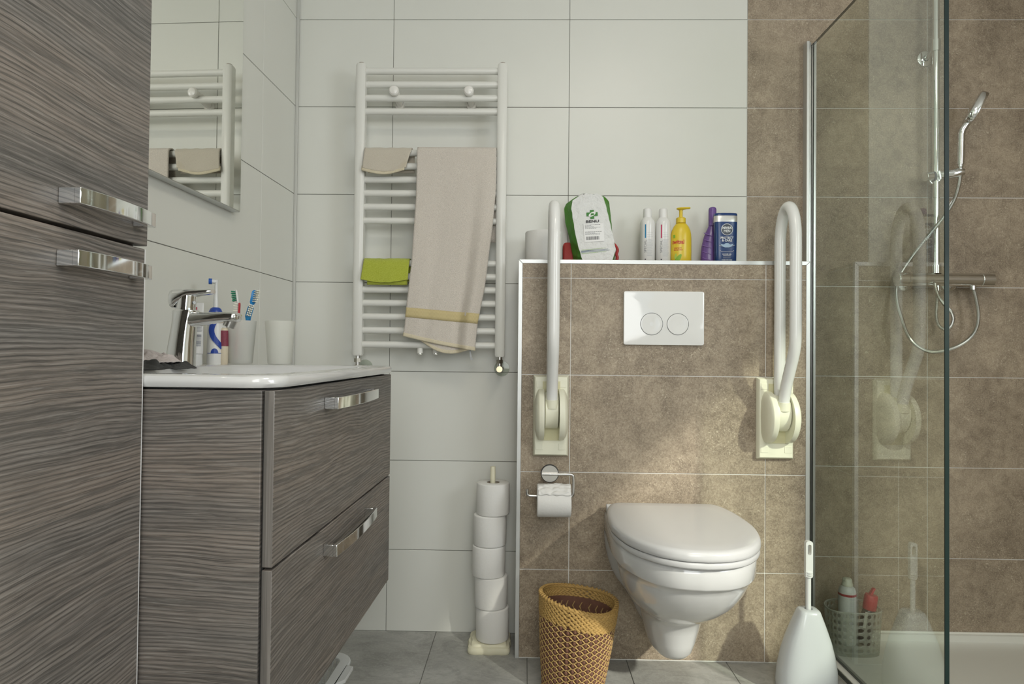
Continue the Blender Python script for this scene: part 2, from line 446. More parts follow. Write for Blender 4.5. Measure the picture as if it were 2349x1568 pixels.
# boxed-in cistern half wall
BX0, BX1, BZ = -.022, .8765, 1.2295
bm = B(); box(bm, BX0+.004, BX1-.004, YB+.002, 0, 0, BZ-.010)
hw = struct('wall_half', bm, G_LIGHT, smooth=0)
TR = .0125
for z0, z1 in cuts(0.003, BZ-TR, Z0, .3, .0026):
    for x0, x1 in cuts(BX0+TR, BX1-TR, XJ, .6, .0026):
        tile(hw, 'wall_tile', BTILE, x0, x1, YB, YB+.009, z0, z1)
for x0, x1 in cuts(BX0+.004, BX1-.004, XJ, .6, .0026):
    tile(hw, 'ledge_tile', BTILE, x0, x1, YB+.012, -.001, BZ-.010, BZ-.001)
for z0, z1 in cuts(0.003, BZ-TR, Z0, .3, .0026):
    tile(hw, 'wall_tile', BTILE, BX0+.002, BX0+.009, YB+.012, -.001, z0, z1)
    tile(hw, 'wall_tile', BTILE, BX1-.009, BX1-.002, YB+.012, -.001, z0, z1)
bm = B()
loft(bm, [[(BX0, YB-.001, BZ), (BX0, YB+.012, BZ), (BX0+TR, YB+.012, BZ-TR), (BX0+TR, YB-.001, BZ-TR)],
          [(BX1, YB-.001, BZ), (BX1, YB+.012, BZ), (BX1-TR, YB+.012, BZ-TR), (BX1-TR, YB-.001, BZ-TR)]])
bmesh.ops.recalc_face_normals(bm, faces=bm.faces)
struct('trim_2', bm, ALU, base=(0, YB, BZ), smooth=0, bevel=.0008)
for k, (a, s) in enumerate(((BX0, 1), (BX1, -1))):
    bm = B()
    loft(bm, [[(a, YB-.001, 0), (a, YB+.012, 0), (a+s*TR, YB+.012, 0), (a+s*TR, YB-.001, 0)],
              [(a, YB-.001, BZ-.0006), (a, YB+.012, BZ-.0006), (a+s*TR, YB+.012, BZ-TR-.0006), (a+s*TR, YB-.001, BZ-TR-.0006)]])
    bmesh.ops.recalc_face_normals(bm, faces=bm.faces)
    struct('trim_%d' % (3+k), bm, ALU, base=(a, YB, 0), smooth=0, bevel=.0008)

# ================================================================ TALL CABINET
tc = thing('tall_cabinet', 'tall dark grained cabinet with two doors beside the basin unit', 'cabinet', (.15, -1.47, 0), LEFT)
bm = B(); box(bm, .001, .286, -1.645, -1.300, .09, 2.12); obj('carcass', bm, WOOD, tc, bevel=.0006)
bm = B(); box(bm, .05, .25, -1.62, -1.33, 0, .09); obj('plinth', bm, DARK, tc)
bm = B(); box(bm, .2865, .3035, -1.3025, -1.3000, .095, 1.0750); obj('edge_strip', bm, plain('white_edge_strip', (.8, .8, .8), .4), tc, smooth=0)
def door_front(name, par, u0, u1, v0, v1, z0, z1, label=None):
    bm = B(); f = box(bm, u0, u1, v0, v1, z0, z1)
    f[2].material_index = 1; f[3].material_index = 1
    return obj(name, bm, [WOOD, WOODV], par, smooth=0, bevel=.0012, label=label)
du = door_front('door', tc, .2875, .305, -1.645, -1.2985, 1.0795, 2.12)
dl = door_front('door', tc, .2875, .305, -1.645, -1.3035, .095, 1.0750)
def bow_handle(par, u, v0, v1, z, out, h, bow=.006, cham=.02):
    """square-section chrome bar with a slightly bowed face"""
    bm = B(); n = 14; rings = []
    for i in range(n+1):
        t = i/n; v = lerp(v0, v1, t); k = 1-(2*t-1)**2
        o_ = u+out+bow*k
        inner = u if (t < .0+1e-6 or t > 1-1e-6) else u+out-.004+bow*k*.9
        rings.append([(u+out-.008+bow*k, v, z-h/2), (o_, v, z-h/2), (o_, v, z+h/2), (u+out-.008+bow*k, v, z+h/2)])
    loft(bm, rings)
    for a, b_ in ((v0, v0+.009), (v1-.009, v1)):
        box(bm, u, u+out-.006, a, b_, z-h/2, z+h/2)
    bmesh.ops.recalc_face_normals(bm, faces=bm.faces)
    obj('handle', bm, CHROME, par, bevel=.0008, label='chrome bow handle')
bow_handle(du, .305, -1.463, -1.322, 1.110, .026, .0185)
bow_handle(dl, .305, -1.464, -1.328, 1.040, .026, .0185)

# ================================================================ VANITY UNIT
VU = thing('vanity_unit', 'wall-hung dark grained vanity unit with two drawers under the white basin', 'cabinet', (.23, -.95, .386), LEFT)
for a, b_ in ((-1.290, -1.272), (-.620, -.602)):
    bm = B(); box(bm, .001, .464, a, b_, .386, .884); obj('side_panel', bm, WOOD, VU, bevel=.0008)
bm = B(); box(bm, .001, .464, -1.2718, -.6202, .386, .404); obj('bottom_panel', bm, WOOD, VU, bevel=.0008)
bm = B(); box(bm, .001, .013, -1.2718, -.6202, .4042, .884); obj('back_panel', bm, WOOD, VU, bevel=.0008)
bm = B(); box(bm, .4642, .4665, -1.283, -.609, .39, .872); obj('shadow_gap', bm, DARK, VU, smooth=0)
d1 = door_front('drawer', VU, .467, .4815, -1.288, -.604, .6425, .8835)
d2 = door_front('drawer', VU, .467, .4815, -1.288, -.604, .388, .6385)
bow_handle(d1, .4815, -1.084, -.816, .851, .024, .020)
bow_handle(d2, .4815, -1.080, -.816, .603, .024, .020)

# basin with rounded front corners and a sunken bowl
bm = B()
U1, V0, V1, ZB0, ZB1 = .488, -1.2975, -.588, .8865, .9045
def bring(inset, z, r=.045):
    p = rrect(.0+inset*.2, U1-inset, V0+inset, V1-inset, r, 6); return [(x, y, z) for x, y in p]
def bowl(s, z):
    p = rrect(.135+(1-s)*.11, .452-(1-s)*.11, -1.235+(1-s)*.2, -.655-(1-s)*.2, .06*max(s, .5), 6); return [(x, y, z) for x, y in p]
loft(bm, [bring(.012, ZB0), bring(.003, ZB0+.001), bring(0, ZB0+.006), bring(0, ZB1-.006), bring(.002, ZB1-.002), bring(.007, ZB1),
          bowl(1.04, ZB1), bowl(1.0, ZB1-.002), bowl(.96, ZB1-.010), bowl(.85, ZB1-.055), bowl(.62, ZB1-.092), bowl(.2, ZB1-.100)], cap0=False, cap1=True)
# outer shell of the bowl so that it is not paper thin
loft(bm, [bowl(.99, ZB0+.001), bowl(.9, ZB1-.075), bowl(.5, ZB1-.112)], cap0=False, cap1=True)
bn = obj('basin', bm, CERAM, frame=LEFT, base=(.24, -.95, ZB0), smooth=40)
tag(bn, 'white ceramic basin top with rounded corners on the dark vanity unit', 'basin')
bm = B(); lathe(bm, [(.0, .0), (.022, .0), (.024, .003), (.018, .005), (0, .006)], (.29, -.945, ZB1-.1), seg=20, cap0=False, cap1=False)
obj('drain', bm, CHROME, bn, frame=LEFT, label='chrome drain')

# faucet
fa = thing('faucet', 'chrome single-lever mixer tap standing on the basin', 'tap', (.145, -.93, ZB1-.0005), LEFT)
def ell(c, a, b_, z, n=20, p=2.6):
    out = []
    for k in range(n):
        t = 2*PI*k/n; ca, sa = math.cos(t), math.sin(t)
        out.append((c[0]+a*math.copysign(abs(ca)**(2/p), ca), c[1]+b_*math.copysign(abs(sa)**(2/p), sa), z))
    return out
bm = B()
loft(bm, [ell((.143, -.93), .0265, .024, ZB1-.0005), ell((.143, -.93), .0262, .0238, .908), ell((.146, -.93), .0235, .022, .95),
          ell((.150, -.93), .0215, .0205, .985), ell((.152, -.93), .0225, .020, 1.0), ell((.153, -.93), .024, .020, 1.013), ell((.153, -.93), .022, .0185, 1.0155)])
obj('tap_body', bm, CHROME, fa, smooth=50)
bm = B(); rings = []
for u, zc, hz, hy in ((.150, .9965, .0155, .0175), (.175, .998, .0145, .0175), (.205, 1.0005, .0115, .0180), (.235, 1.0025, .0098, .0185), (.250, 1.0025, .0095, .0182), (.2565, 1.0025, .0085, .0160), (.259, 1.0025, .006, .012)):
    rings.append([(u, -.93+y, zc+z) for y, z in [(hy*math.copysign(abs(math.cos(t))**.6, math.cos(t)), hz*math.copysign(abs(math.sin(t))**.6, math.sin(t))) for t in [2*PI*k/16 for k in range(16)]]])
loft(bm, rings); obj('spout', bm, CHROME, fa, smooth=50)
bm = B(); cyl(bm, (.244, -.93, .998), (.238, -.93, .984), .0115, 20); obj('aerator', bm, STEEL, fa, label='steel aerator')
bm = B(); cyl(bm, (.152, -.93, 1.0155), (.152, -.93, 1.019), .0185); cyl(bm, (.152, -.93, 1.019), (.154, -.93, 1.044), .0175)
obj('cartridge', bm, CHROME, fa, smooth=50)
bm = B(); rings = []
for u, z0, z1, hy in ((.1255, 1.023, 1.051, .0165), (.1275, 1.0195, 1.0545, .0185), (.134, 1.0195, 1.0555, .0190), (.150, 1.032, 1.0560, .0190), (.160, 1.040, 1.0560, .0180), (.182, 1.044, 1.0555, .0165), (.197, 1.0465, 1.0560, .0145), (.206, 1.048, 1.0560, .009)):
    zc, hz = (z0+z1)/2, (z1-z0)/2
    rings.append([(u, -.93+hy*math.copysign(abs(math.cos(t))**.7, math.cos(t)), zc+hz*math.copysign(abs(math.sin(t))**.7, math.sin(t))) for t in [2*PI*k/16 for k in range(16)]])
loft(bm, rings); obj('lever', bm, CHROME, fa, smooth=50)
bm = B(); cyl(bm, (.1705, -.9345, 1.030), (.1718, -.935, 1.030), .0032, 12); obj('temperature_mark', bm, plain('pale_mark', (.75, .78, .8), .2), fa)

# cloths by the tap
def crumple(name, mat, c, ru, rv, h, seed, label, base_z):
    bm = B(); n = 56
    V = {}
    for i in range(n+1):
        for j in range(n+1):
            a, b_ = 2*i/n-1, 2*j/n-1
            rd = max(abs(a), abs(b_)); ph = math.atan2(b_, a); k = rd/max(1e-6, math.hypot(a, b_))
            x, y = a*k, b_*k
            rim = 1+.16*noise.noise(Vector((math.cos(ph)*1.3, math.sin(ph)*1.3, seed)))
            wv = noise.noise(Vector((x*2.2+seed, y*2.2, seed)))
            fold = abs(noise.noise(Vector((x*3.1+wv*1.5, y*6.5, seed+5))))+.5*abs(noise.noise(Vector((x*9+wv*3, y*13, seed+9))))
            zz = h*(1-rd**4)*(.30+1.35*fold+.35*wv)+h*.22*fold
            rim += .10*noise.noise(Vector((math.cos(ph)*5, math.sin(ph)*5, seed+2)))
            V[i, j] = bm.verts.new((c[0]+x*ru*rim, c[1]+y*rv*rim, base_z+max(.001, zz)))
    for i in range(n):
        for j in range(n):
            bm.faces.new((V[i, j], V[i+1, j], V[i+1, j+1], V[i, j+1]))
    o = obj(name, bm, mat, frame=LEFT, base=(c[0], c[1], base_z), smooth=60, solid=.002, sub=1)
    tag(o, label, 'cloth'); return o
crumple('cleaning_cloth', plain('charcoal_cloth', (.045, .045, .043), .95, bump=(300, .6, .001), var=(60, .5)), (.168, -1.085, 0), .078, .080, .0125, 3.1,
        'crumpled charcoal cloth lying on the basin rim by the tap', .9052)
crumple('folded_cloth', plain('pinkish_grey_cloth', (.50, .45, .43), .95, bump=(300, .6, .001), var=(60, .12)), (.150, -1.075, 0), .068, .070, .013, 7.7,
        'crumpled pinkish grey cloth on top of the charcoal cloth', .9160)

# cups
CV = -.625
def cup(u, r0, r1, label, group=None):
    t = B()
    lathe(t, [(0, .0015), (r0-.002, .0015), (r0, .004), (r1, .104), (r1+.0004, .1050), (r1-.0014, .1050), (r1-.0018, .103), (r0-.002, .006), (0, .005)], (u, CV, ZB1), seg=40, cap0=False, cap1=False)
    o = obj('cup', t, FROST, frame=LEFT, base=(u, CV, ZB1), smooth=50); tag(o, label, 'cup', group); return o
cup(.116, .029, .0365, 'frosted white plastic cup holding the toothbrushes at the end of the basin', 'frosted cups')
cup(.214, .0275, .035, 'empty frosted white plastic cup nearest the room corner on the basin', 'frosted cups')

def toothbrush(name_col, base, top, face, handle_mat, bristle_mat, label, head=.026, wide=.0062):
    """base, top: ends in the vanity frame; face: direction the bristles point"""
    base, top = Vector(base), Vector(top); d = (top-base).normalized(); fc = Vector(face).normalized(); sd = d.cross(fc).normalized()
    t = thing('toothbrush', label, 'toothbrush', tuple(base), LEFT, 'toothbrushes in the cup')
    L_ = (top-base).length; bm = B(); rings = []
    for s, a, b_ in ((0, .004, .003), (.03, .0055, .0042), (L_*.45, .0052, .0044), (L_-head-.022, .003, .0026), (L_-head-.006, .0034, .0026), (L_-head+.002, wide, .0026), (L_-.004, wide, .0026), (L_, wide*.6, .002)):
        c = base+d*s
        rings.append([c+sd*(a*math.cos(2*PI*k/12))+fc*(b_*math.sin(2*PI*k/12)) for k in range(12)])
    loft(bm, rings); obj('brush_handle', bm, handle_mat, t, smooth=50)
    bm = B()
    for i in range(6):
        for j in (-1, 0, 1):
            p = base+d*(L_-head+.004+i*(head-.008)/5)+sd*(j*.0036)
            tip = p+fc*(.0115+.001*((i+j) % 2))+d*(.0016*(i-2.5)*.4)
            cyl(bm, p+fc*.002, tip, .0013, 6, .0016)
    o = obj('bristles', bm, bristle_mat, t); o['kind'] = 'stuff'; return t
BRW = plain('white_bristle', (.78, .77, .66), .8); BRG = plain('green_bristle', (.02, .26, .14), .7)
toothbrush('', (.136, -.634, ZB1+.008), (.108, -.632, 1.083), (-1, -.15, -.08), plain('clear_white_handle', (.75, .75, .72), .25), BRG, 'white toothbrush with green bristles in the cup', .028)
toothbrush('', (.112, -.612, ZB1+.008), (.144, -.610, 1.085), (1, -.35, .1), plain('bright_blue_handle', (.01, .20, .50), .3), BRW, 'blue toothbrush, tallest in the cup', .032, .0095)
toothbrush('', (.118, -.648, ZB1+.012), (.1265, -.654, 1.051), (-1, -.2, .1), plain('red_handle', (.42, .03, .04), .3), BRW, 'red toothbrush with pale bristles in the cup', .034)
toothbrush('', (.103, -.622, ZB1+.010), (.1425, -.626, 1.046), (.5, -.8, .3), plain('mid_blue_handle', (.02, .22, .48), .3), BRW, 'short blue toothbrush leaning behind the red one', .030, .007)

# electric toothbrush
et = thing('electric_toothbrush', 'white and blue electric toothbrush standing on the basin', 'toothbrush', (.072, -.66, ZB1), LEFT)
c0 = (.072, -.66, ZB1)
bm = B(); lathe(bm, [(0, 0), (.0175, 0), (.0180, .003), (.0182, .025), (.0182, .0255), (.0175, .06), (.0172, .10), (.0160, .118), (.012, .129), (.0075, .133), (0, .133)], c0, seg=32, cap0=False, cap1=False)
obj('grip', bm, plain('white_brush_plastic', (.72, .72, .70), .3), et)
def on_cyl(c, r, face, off=.0004, taper=None):
    """maps flat x,y onto a cylinder around c whose front faces angle face"""
    def fn(x, y, r_=r):
        rr_ = (taper(y) if taper else r_)+off
        a = face+x/rr_; return (c[0]+rr_*math.cos(a), c[1]+rr_*math.sin(a), c[2]+y)
    return fn
FCAM = math.radians(-90+24)      # towards the middle of the room
f_ = on_cyl(c0, .0182, FCAM, .0008)
bm = B()
for (z0, z1, fx) in ((.034, .123, 0),):
    n = 18; A = []; C = []
    for i in range(n+1):
        t = i/n; z = lerp(.036, .124, t); k = math.sin(PI*t)
        xa = .014-.030*k*.95; xb = xa+.0135+.004*(1-k)
        if t > .8: xb = lerp(xb, .018, (t-.8)/.2); xa = lerp(xa, -.018, (t-.8)/.2)
        A.append(xa); C.append((xb, z))
    rr_ = lambda z: .0190 if z < .1 else .0190-(z-.1)*.16
    for i in range(n):
        m = 6; row0 = [(lerp(A[i], C[i][0], q/m), C[i][1]) for q in range(m+1)]; row1 = [(lerp(A[i+1], C[i+1][0], q/m), C[i+1][1]) for q in range(m+1)]
        for q in range(m):
            P = [row0[q], row0[q+1], row1[q+1], row1[q]]
            poly(bm, [on_cyl(c0, rr_(y), FCAM, 0)(x, y) for x, y in P])
obj('blue_grip', bm, BLUE, et, smooth=0, label='blue curved grip', solid=.0006)
bm = B(); lathe(bm, [(.0166, .1165), (.0158, .1225), (.0120, .1312), (.0078, .1345)], c0, seg=32, cap0=False, cap1=False); obj('blue_shoulder', bm, BLUE, et, smooth=60)
bm = B(); pts = [(.0085*math.cos(a), .0265+.011*math.sin(a)) for a in [PI*k/14 for k in range(15)]]
for a, b_ in zip(pts, pts[1:]):
    poly(bm, [f_(a[0], .0265), f_(b_[0], .0265), f_(*b_), f_(*a)])
for k in range(16):
    xa, xb = -.018+.036*k/16, -.018+.036*(k+1)/16
    poly(bm, [f_(xa, .0255), f_(xb, .0255), f_(xb, .0268), f_(xa, .0268)])
obj('button_patch', bm, BLUE, et, smooth=0)
bm = B(); tube(bm, [(.072, -.66, ZB1+.132), (.072, -.66, ZB1+.150), (.0722, -.66, ZB1+.170), (.0724, -.66, ZB1+.192), (.0724, -.66, ZB1+.200)], [.0062, .0056, .0040, .0034, .0046], 14)
cyl(bm, (.0725, -.66, ZB1+.196), (.064, -.664, ZB1+.196), .0052, 16); obj('brush_head', bm, WPL, et)
bm = B(); cyl(bm, (.064, -.664, ZB1+.196), (.0575, -.667, ZB1+.196), .0068, 16); obj('bristles', bm, plain('blue_bristle', (.02, .10, .42), .6), et, label='blue bristles')

# toothpaste tube, standing on its cap
tp = thing('toothpaste_tube', 'white toothpaste tube with a barcode standing between tap and electric toothbrush', 'tube', (.046, -.70, ZB1), LEFT)
bm = B(); lathe(bm, [(0, 0), (.0155, 0), (.0158, .002), (.0150, .024), (0, .0245)], (.046, -.70, ZB1), cap0=False, cap1=False); obj('cap', bm, WPL, tp)
bm = B(); rings = []
for z, a, b_ in ((.0245, .0165, .0165), (.03, .0172, .016), (.09, .0180, .009), (.13, .0185, .003), (.142, .0185, .0012)):
    rings.append([(.046+a*math.cos(2*PI*k/20), -.70+b_*math.sin(2*PI*k/20), ZB1+z) for k in range(20)])
loft(bm, rings); obj('tube_body', bm, plain('white_tube', (.74, .74, .73), .35), tp)
def tubeface(x, y):
    an = math.radians(-90)+x/.0135; b2 = interp([(.142, .0012), (.13, .003), (.09, .009), (.03, .016), (.02, .0165)], y)
    return (.046+.0192*math.cos(an), -.70+(b2+.0008)*math.sin(an)-.0006, ZB1+y)
bm = B(); x = -.002
for k in range(14):
    wd = random.choice((.0005, .0009, .0013)); z = .042+k*.0021
    rectf(bm, tubeface, .004, .015, z, z+wd, 4)
for k in range(16):
    z = .076+k*.0029; 
    if k in (6, 7): continue
    rectf(bm, tubeface, .001, .0145+.003*random.random(), z, z+.0008, 4)
obj('printed_text', bm, plain('grey_ink', (.13, .14, .18), .6), tp, smooth=0)
bm = B(); poly(bm, [tubeface(.0, .122), tubeface(.004, .122), tubeface(.0035, .132), tubeface(0, .132)]); obj('red_mark', bm, plain('red_ink', (.5, .03, .05), .5), tp, smooth=0)
# small bottle half hidden behind the cup
sb = thing('small_bottle', 'small cream bottle with a dark red label beside the toothbrush cup', 'bottle', (.0905, -.655, ZB1), LEFT)
bm = B(); lathe(bm, [(0, 0), (.009, 0), (.0105, .003), (.0105, .080), (.009, .085), (.005, .087), (0, .087)], (.0905, -.655, ZB1), cap0=False, cap1=False); obj('bottle_body', bm, plain('cream_bottle', (.66, .58, .44), .4), sb)
bm = B(); lathe(bm, [(.0110, .043), (.0110, .080)], (.0905, -.655, ZB1), cap0=False, cap1=False); obj('label', bm, plain('dark_red_label', (.22, .04, .065), .55, var=(500, .6)), sb)
bm = B(); lathe(bm, [(.0055, .087), (.0055, .090), (0, .090)], (.0905, -.655, ZB1), cap0=True, cap1=False); obj('cap', bm, WPL, sb)

# ================================================================ MIRROR
mi = thing('wall_mirror', 'frameless-looking mirror with a slim aluminium edge above the basin', 'mirror', (0, -.86, 1.312), LEFT)
bm = B(); box(bm, 0.0005, .0235, -1.29, -.446, 1.312, 2.12)
obj('mirror_edge', bm, ALU, mi, bevel=.0006, label='brushed aluminium edge')
bm = B(); box(bm, .0236, .0252, -1.2885, -.4475, 1.3145, 2.118); obj('mirror_pane', bm, MIRROR, mi, smooth=0)

# ================================================================ LAUNDRY BASKET UNDER THE VANITY
lb = thing('plastic_basket', 'white slatted plastic basket standing on the floor under the vanity', 'basket', (.22, -.62, 0), LEFT)
bm = B()
def rim(o, z): return [(x, y, z) for x, y in rrect(.10-o, .342+o, -.83-o, -.418+o, .05+o, 6)]
loft(bm, [rim(-.022, .118), rim(-.020, .121), rim(.006, .121), rim(.008, .119), rim(.008, .112), rim(.004, .112), rim(.002, .117), rim(-.018, .115)], cap0=False, cap1=False)
loft(bm, [[(x, y, z) for x, y in ((.345, -.48), (.365, -.488), (.365, -.555), (.345, -.58), (.345, -.70), (.345, -.70))] for z in (.112, .121)])
obj('rim', bm, WPL, lb, bevel=.001)
bm = B(); base = rrect(.135, .305, -.79, -.455, .04, 6); topr = rrect(.112, .330, -.818, -.430, .045, 6)
def walk(P, n):
    P = P+[P[0]]; L_ = [0]
    for a, b_ in zip(P, P[1:]): L_.append(L_[-1]+math.hypot(b_[0]-a[0], b_[1]-a[1]))
    out = []
    for k in range(n):
        s = L_[-1]*k/n; i = max(q for q in range(len(P)-1) if L_[q] <= s+1e-9); t = (s-L_[i])/max(1e-9, L_[i+1]-L_[i])
        out.append((lerp(P[i][0], P[i+1][0], t), lerp(P[i][1], P[i+1][1], t)))
    return out
lo, hi = walk(base, 96), walk(topr, 96)
obj_slats = B()
for k, (a, b_) in enumerate(zip(lo, hi)):
    tube(obj_slats, [(a[0], a[1], .004), (b_[0], b_[1], .114)], .0021, 5)
o = obj('slat', obj_slats, WPL, lb, smooth=0); o['kind'] = 'stuff'
bm = B(); loft(bm, [[(x, y, .0) for x, y in base], [(x, y, .012) for x, y in base]]); obj('basket_floor', bm, WPL, lb)
bm = B(); P1 = [(x, y, .052) for x, y in walk(rrect(.124, .317, -.804, -.443, .042, 6), 60)]
tube(bm, P1+[P1[0]], .003, 6); obj('hoop', bm, WPL, lb)
def sack(name, c, r, h, mat, label, cat, seed):
    bm = B(); rings = []
    for i in range(9):
        t = i/8; rad = (math.sin(PI*min(1, .18+.8*t))**.5)*(1-.2*t)
        rings.append([(c[0]+r[0]*rad*math.cos(2*PI*k/20)*(1+.15*noise.noise(Vector((k*.5, i*.4, seed)))), c[1]+r[1]*rad*math.sin(2*PI*k/20)*(1+.15*noise.noise(Vector((k*.4, i*.5, seed+3)))), c[2]+h*t) for k in range(20)])
    loft(bm, rings); o = obj(name, bm, mat, frame=LEFT, base=c, smooth=70); tag(o, label, cat); return o
sack('bundled_cloth', (.262, -.625, .0125), (.034, .055), .105, plain('tan_fabric', (.46, .36, .18), .85, var=(30, .35), bump=(80, .5, .003)), 'tan bundle of cloth inside the white plastic basket', 'cloth', 2)
sack('plastic_pot', (.232, -.52, .0125), (.035, .03), .095, plain('cream_pot', (.70, .66, .55), .4), 'cream pot inside the white plastic basket', 'pot', 5)

# ================================================================ TOWEL RADIATOR
RY = -.085
rad = thing('towel_radiator', 'white tubular towel radiator hung on the white tiled wall', 'radiator', (-.314, -.06, .925))
for X in (-.5445, -.0815):
    bm = B()
    sec = [(X-.0155, RY+.013), (X-.0155, RY-.012), (X-.012, RY-.0155), (X-.004, RY-.0172), (X+.004, RY-.0172), (X+.012, RY-.0155), (X+.0155, RY-.012), (X+.0155, RY+.013)]
    loft(bm, [[(lerp(X, x, .86), lerp(RY, y, .86), .9245) for x, y in sec], [(x, y, .930) for x, y in sec], [(x, y, 1.872) for x, y in sec], [(lerp(X, x, .8), lerp(RY, y, .8), 1.8795) for x, y in sec]])
    bmesh.ops.recalc_face_normals(bm, faces=bm.faces)
    post = obj('post', bm, ENAM, rad, smooth=30)
    bm = B(); cyl(bm, (X, RY, 1.8795), (X, RY, 1.8835), .0095, 20); obj('end_plug', bm, plain('bronze_plug', (.30, .25, .20), .4, .6), post)
RZ = [1.858, 1.8135, 1.769, 1.7245, 1.589, 1.545, 1.5005, 1.456, 1.411, 1.3655, 1.2275, 1.184, 1.1405, 1.0965, 1.052, 1.0075, .9610]
rung_me = None
for z in RZ:
    if rung_me is None:
        bm = B(); cyl(bm, (-.531, RY+.003, z), (-.095, RY+.003, z), .0110, 20)
        o = obj('rung', bm, ENAM, rad, smooth=40); rung_me = o; zr = z
    else:
        o = rung_me.copy(); COL.objects.link(o); WM[o.name] = Matrix.Translation((0, 0, z-zr)) @ WM[rung_me.name]
        o.parent = rad; o.matrix_basis = WM[rad.name].inverted() @ WM[o.name]
for X in (-.433, -.190):
    bm = B(); lathe(bm, [(.013, -.085), (.0115, -.08), (.0105, -.01), (.0165, 0), (.0165, .004), (.012, .008), (0, .0095)][0:1]+[(.0135, -.001), (.0160, .002), (.0160, .012), (.0125, .0165), (.006, .0185), (0, .019)], (X, -.098, 1.784), axis=(0, -1, 0), seg=24, cap0=False, cap1=False)
    cyl(bm, (X, -.0005, 1.775), (X, -.10, 1.784), .0105, 16); cyl(bm, (X, -.0005, 1.775), (X, -.012, 1.776), .0165, 20)
    obj('wall_bracket', bm, plain('white_bracket', (.82, .80, .76), .2), rad)
for X, zt in ((-.3415, .951), (-.2905, .951)):
    bm = B(); cyl(bm, (X, RY+.003, zt), (X, RY+.003, .9345), .0095, 18); pipe = obj('bottom_stub', bm, ENAM, rad)
    bm = B(); cyl(bm, (X, RY+.003, .9345), (X, RY+.003, .9325), .0093, 18); cyl(bm, (X, RY+.003, .9325), (X, RY+.003, .9295), .0065, 6); obj('plug', bm, CHROME, pipe)
def valve(X, full):
    t = thing('radiator_valve', 'brass and nickel valve under the towel radiator ' + ('beside the boxed-in wall' if full else 'behind the basin end'), 'valve', (X, RY, .885), WORLD, 'radiator valves')
    bm = B(); cyl(bm, (X, RY, .9245), (X, RY, .914), .0085, 20); cyl(bm, (X, RY, .905), (X, RY, .893), .0075, 20); obj('pipe', bm, STEEL, t)
    bm = B(); cyl(bm, (X, RY, .9155), (X, RY, .9035), .0118, 6); obj('nut', bm, plain('nickel', (.40, .38, .33), .3, 1), t, smooth=20)
    bm = B(); cyl(bm, (X, RY+.012, .885), (X, RY-.016, .885), .0098, 24); obj('brass_cap', bm, BRASS, t)
    bm = B(); tube(bm, [(X, RY+.010, .885), (X+.004, RY+.03, .885), (X+.004, -.001, .885)], .0075, 14); obj('elbow', bm, plain('nickel', (.40, .38, .33), .3, 1), t)
    bm = B(); lathe(bm, [(.0085, 0), (.025, .0), (.026, .001), (.0255, .003), (.012, .004), (.0085, .004)], (X+.004, -.0008, .885), axis=(0, -1, 0), seg=36, cap0=False, cap1=False)
    obj('rosette', bm, CLEARPL, t, label='clear plastic wall rosette')
valve(-.5445, False); valve(-.0815, True)

# ---------------------------------------------------------------- cloths on the radiator
TERRY = mat_terry('beige_terry', (.60, .545, .48), (.79, .725, .65))
TERRY_S = mat_terry('stained_thin_cloth', (.62, .56, .46), (.70, .64, .54), (.56, .45, .26), 800)
TERRY_G = mat_terry('lime_terry', (.38, .43, .04), (.52, .57, .09), None, 600)
HEM = plain('cream_hem', (.64, .57, .42), .9, bump=(420, .5, .001), var=(200, .15))
def band_mat():
    t = NT('gold_chevron_band')
    g = t.n('ShaderNodeNewGeometry'); sp_ = t.n('ShaderNodeSeparateXYZ', ins={0: g.outputs['Position']})
    pp = t.n('ShaderNodeMath', operation='PINGPONG', ins={0: sp_.outputs['X'], 1: .011})
    ad = t.n('ShaderNodeMath', operation='ADD', ins={0: pp.outputs[0], 1: sp_.outputs['Z']})
    mu = t.n('ShaderNodeMath', operation='MULTIPLY', ins={0: ad.outputs[0], 1: 1500.0})
    si = t.n('ShaderNodeMath', operation='SINE', ins={0: mu.outputs[0]})
    t.color(t.mix(t.ramp(si.outputs[0], [(.3, 0), (.7, 1)]), (.52, .42, .20), (.68, .58, .34)))
    t.b.inputs['Roughness'].default_value = .8; return t.m
BAND = band_mat()
Ltab = [(1.60, -.355), (1.44, -.356), (1.229, -.367), (1.102, -.380), (1.032, -.386), (.987, -.392), (.90, -.395)]
Rtab = [(1.60, -.098), (1.47, -.098), (1.343, -.108), (1.146, -.131), (1.034, -.152), (.964, -.159), (.90, -.160)]
def tw_y(s, z, off=0):
    # folds grow downwards: one shallow valley at s~.3 and a fold near the free edge
    d = min(1, (1.60-z)/.5)
    y = -.1075+off
    y -= .017*d*math.exp(-((s-.88)/.09)**2); y += .006*d*math.exp(-((s-.74)/.07)**2)
    y += .005*d*math.exp(-((s-.33+.03*d)/.09)**2)-.003*d*math.sin(s*7+z*6)
    y -= .006*d
    return y+.0008*noise.noise(Vector((s*30, z*40, 1)))
def sheet(fn, n, m):
    bm = B(); V = [[bm.verts.new(fn(i/n, j/m)) for j in range(m+1)] for i in range(n+1)]
    for i in range(n):
        for j in range(m): bm.faces.new((V[i][j], V[i][j+1], V[i+1][j+1], V[i+1][j]))
    return bm
def zbot(s): return .9905-.045*s-.003*math.sin(s*PI)
def zbot2(s): return lerp(.9905, .945, s)-(.027*math.sin(PI*min(1, max(0, (s-.22)/.70))) if s > .22 else 0)
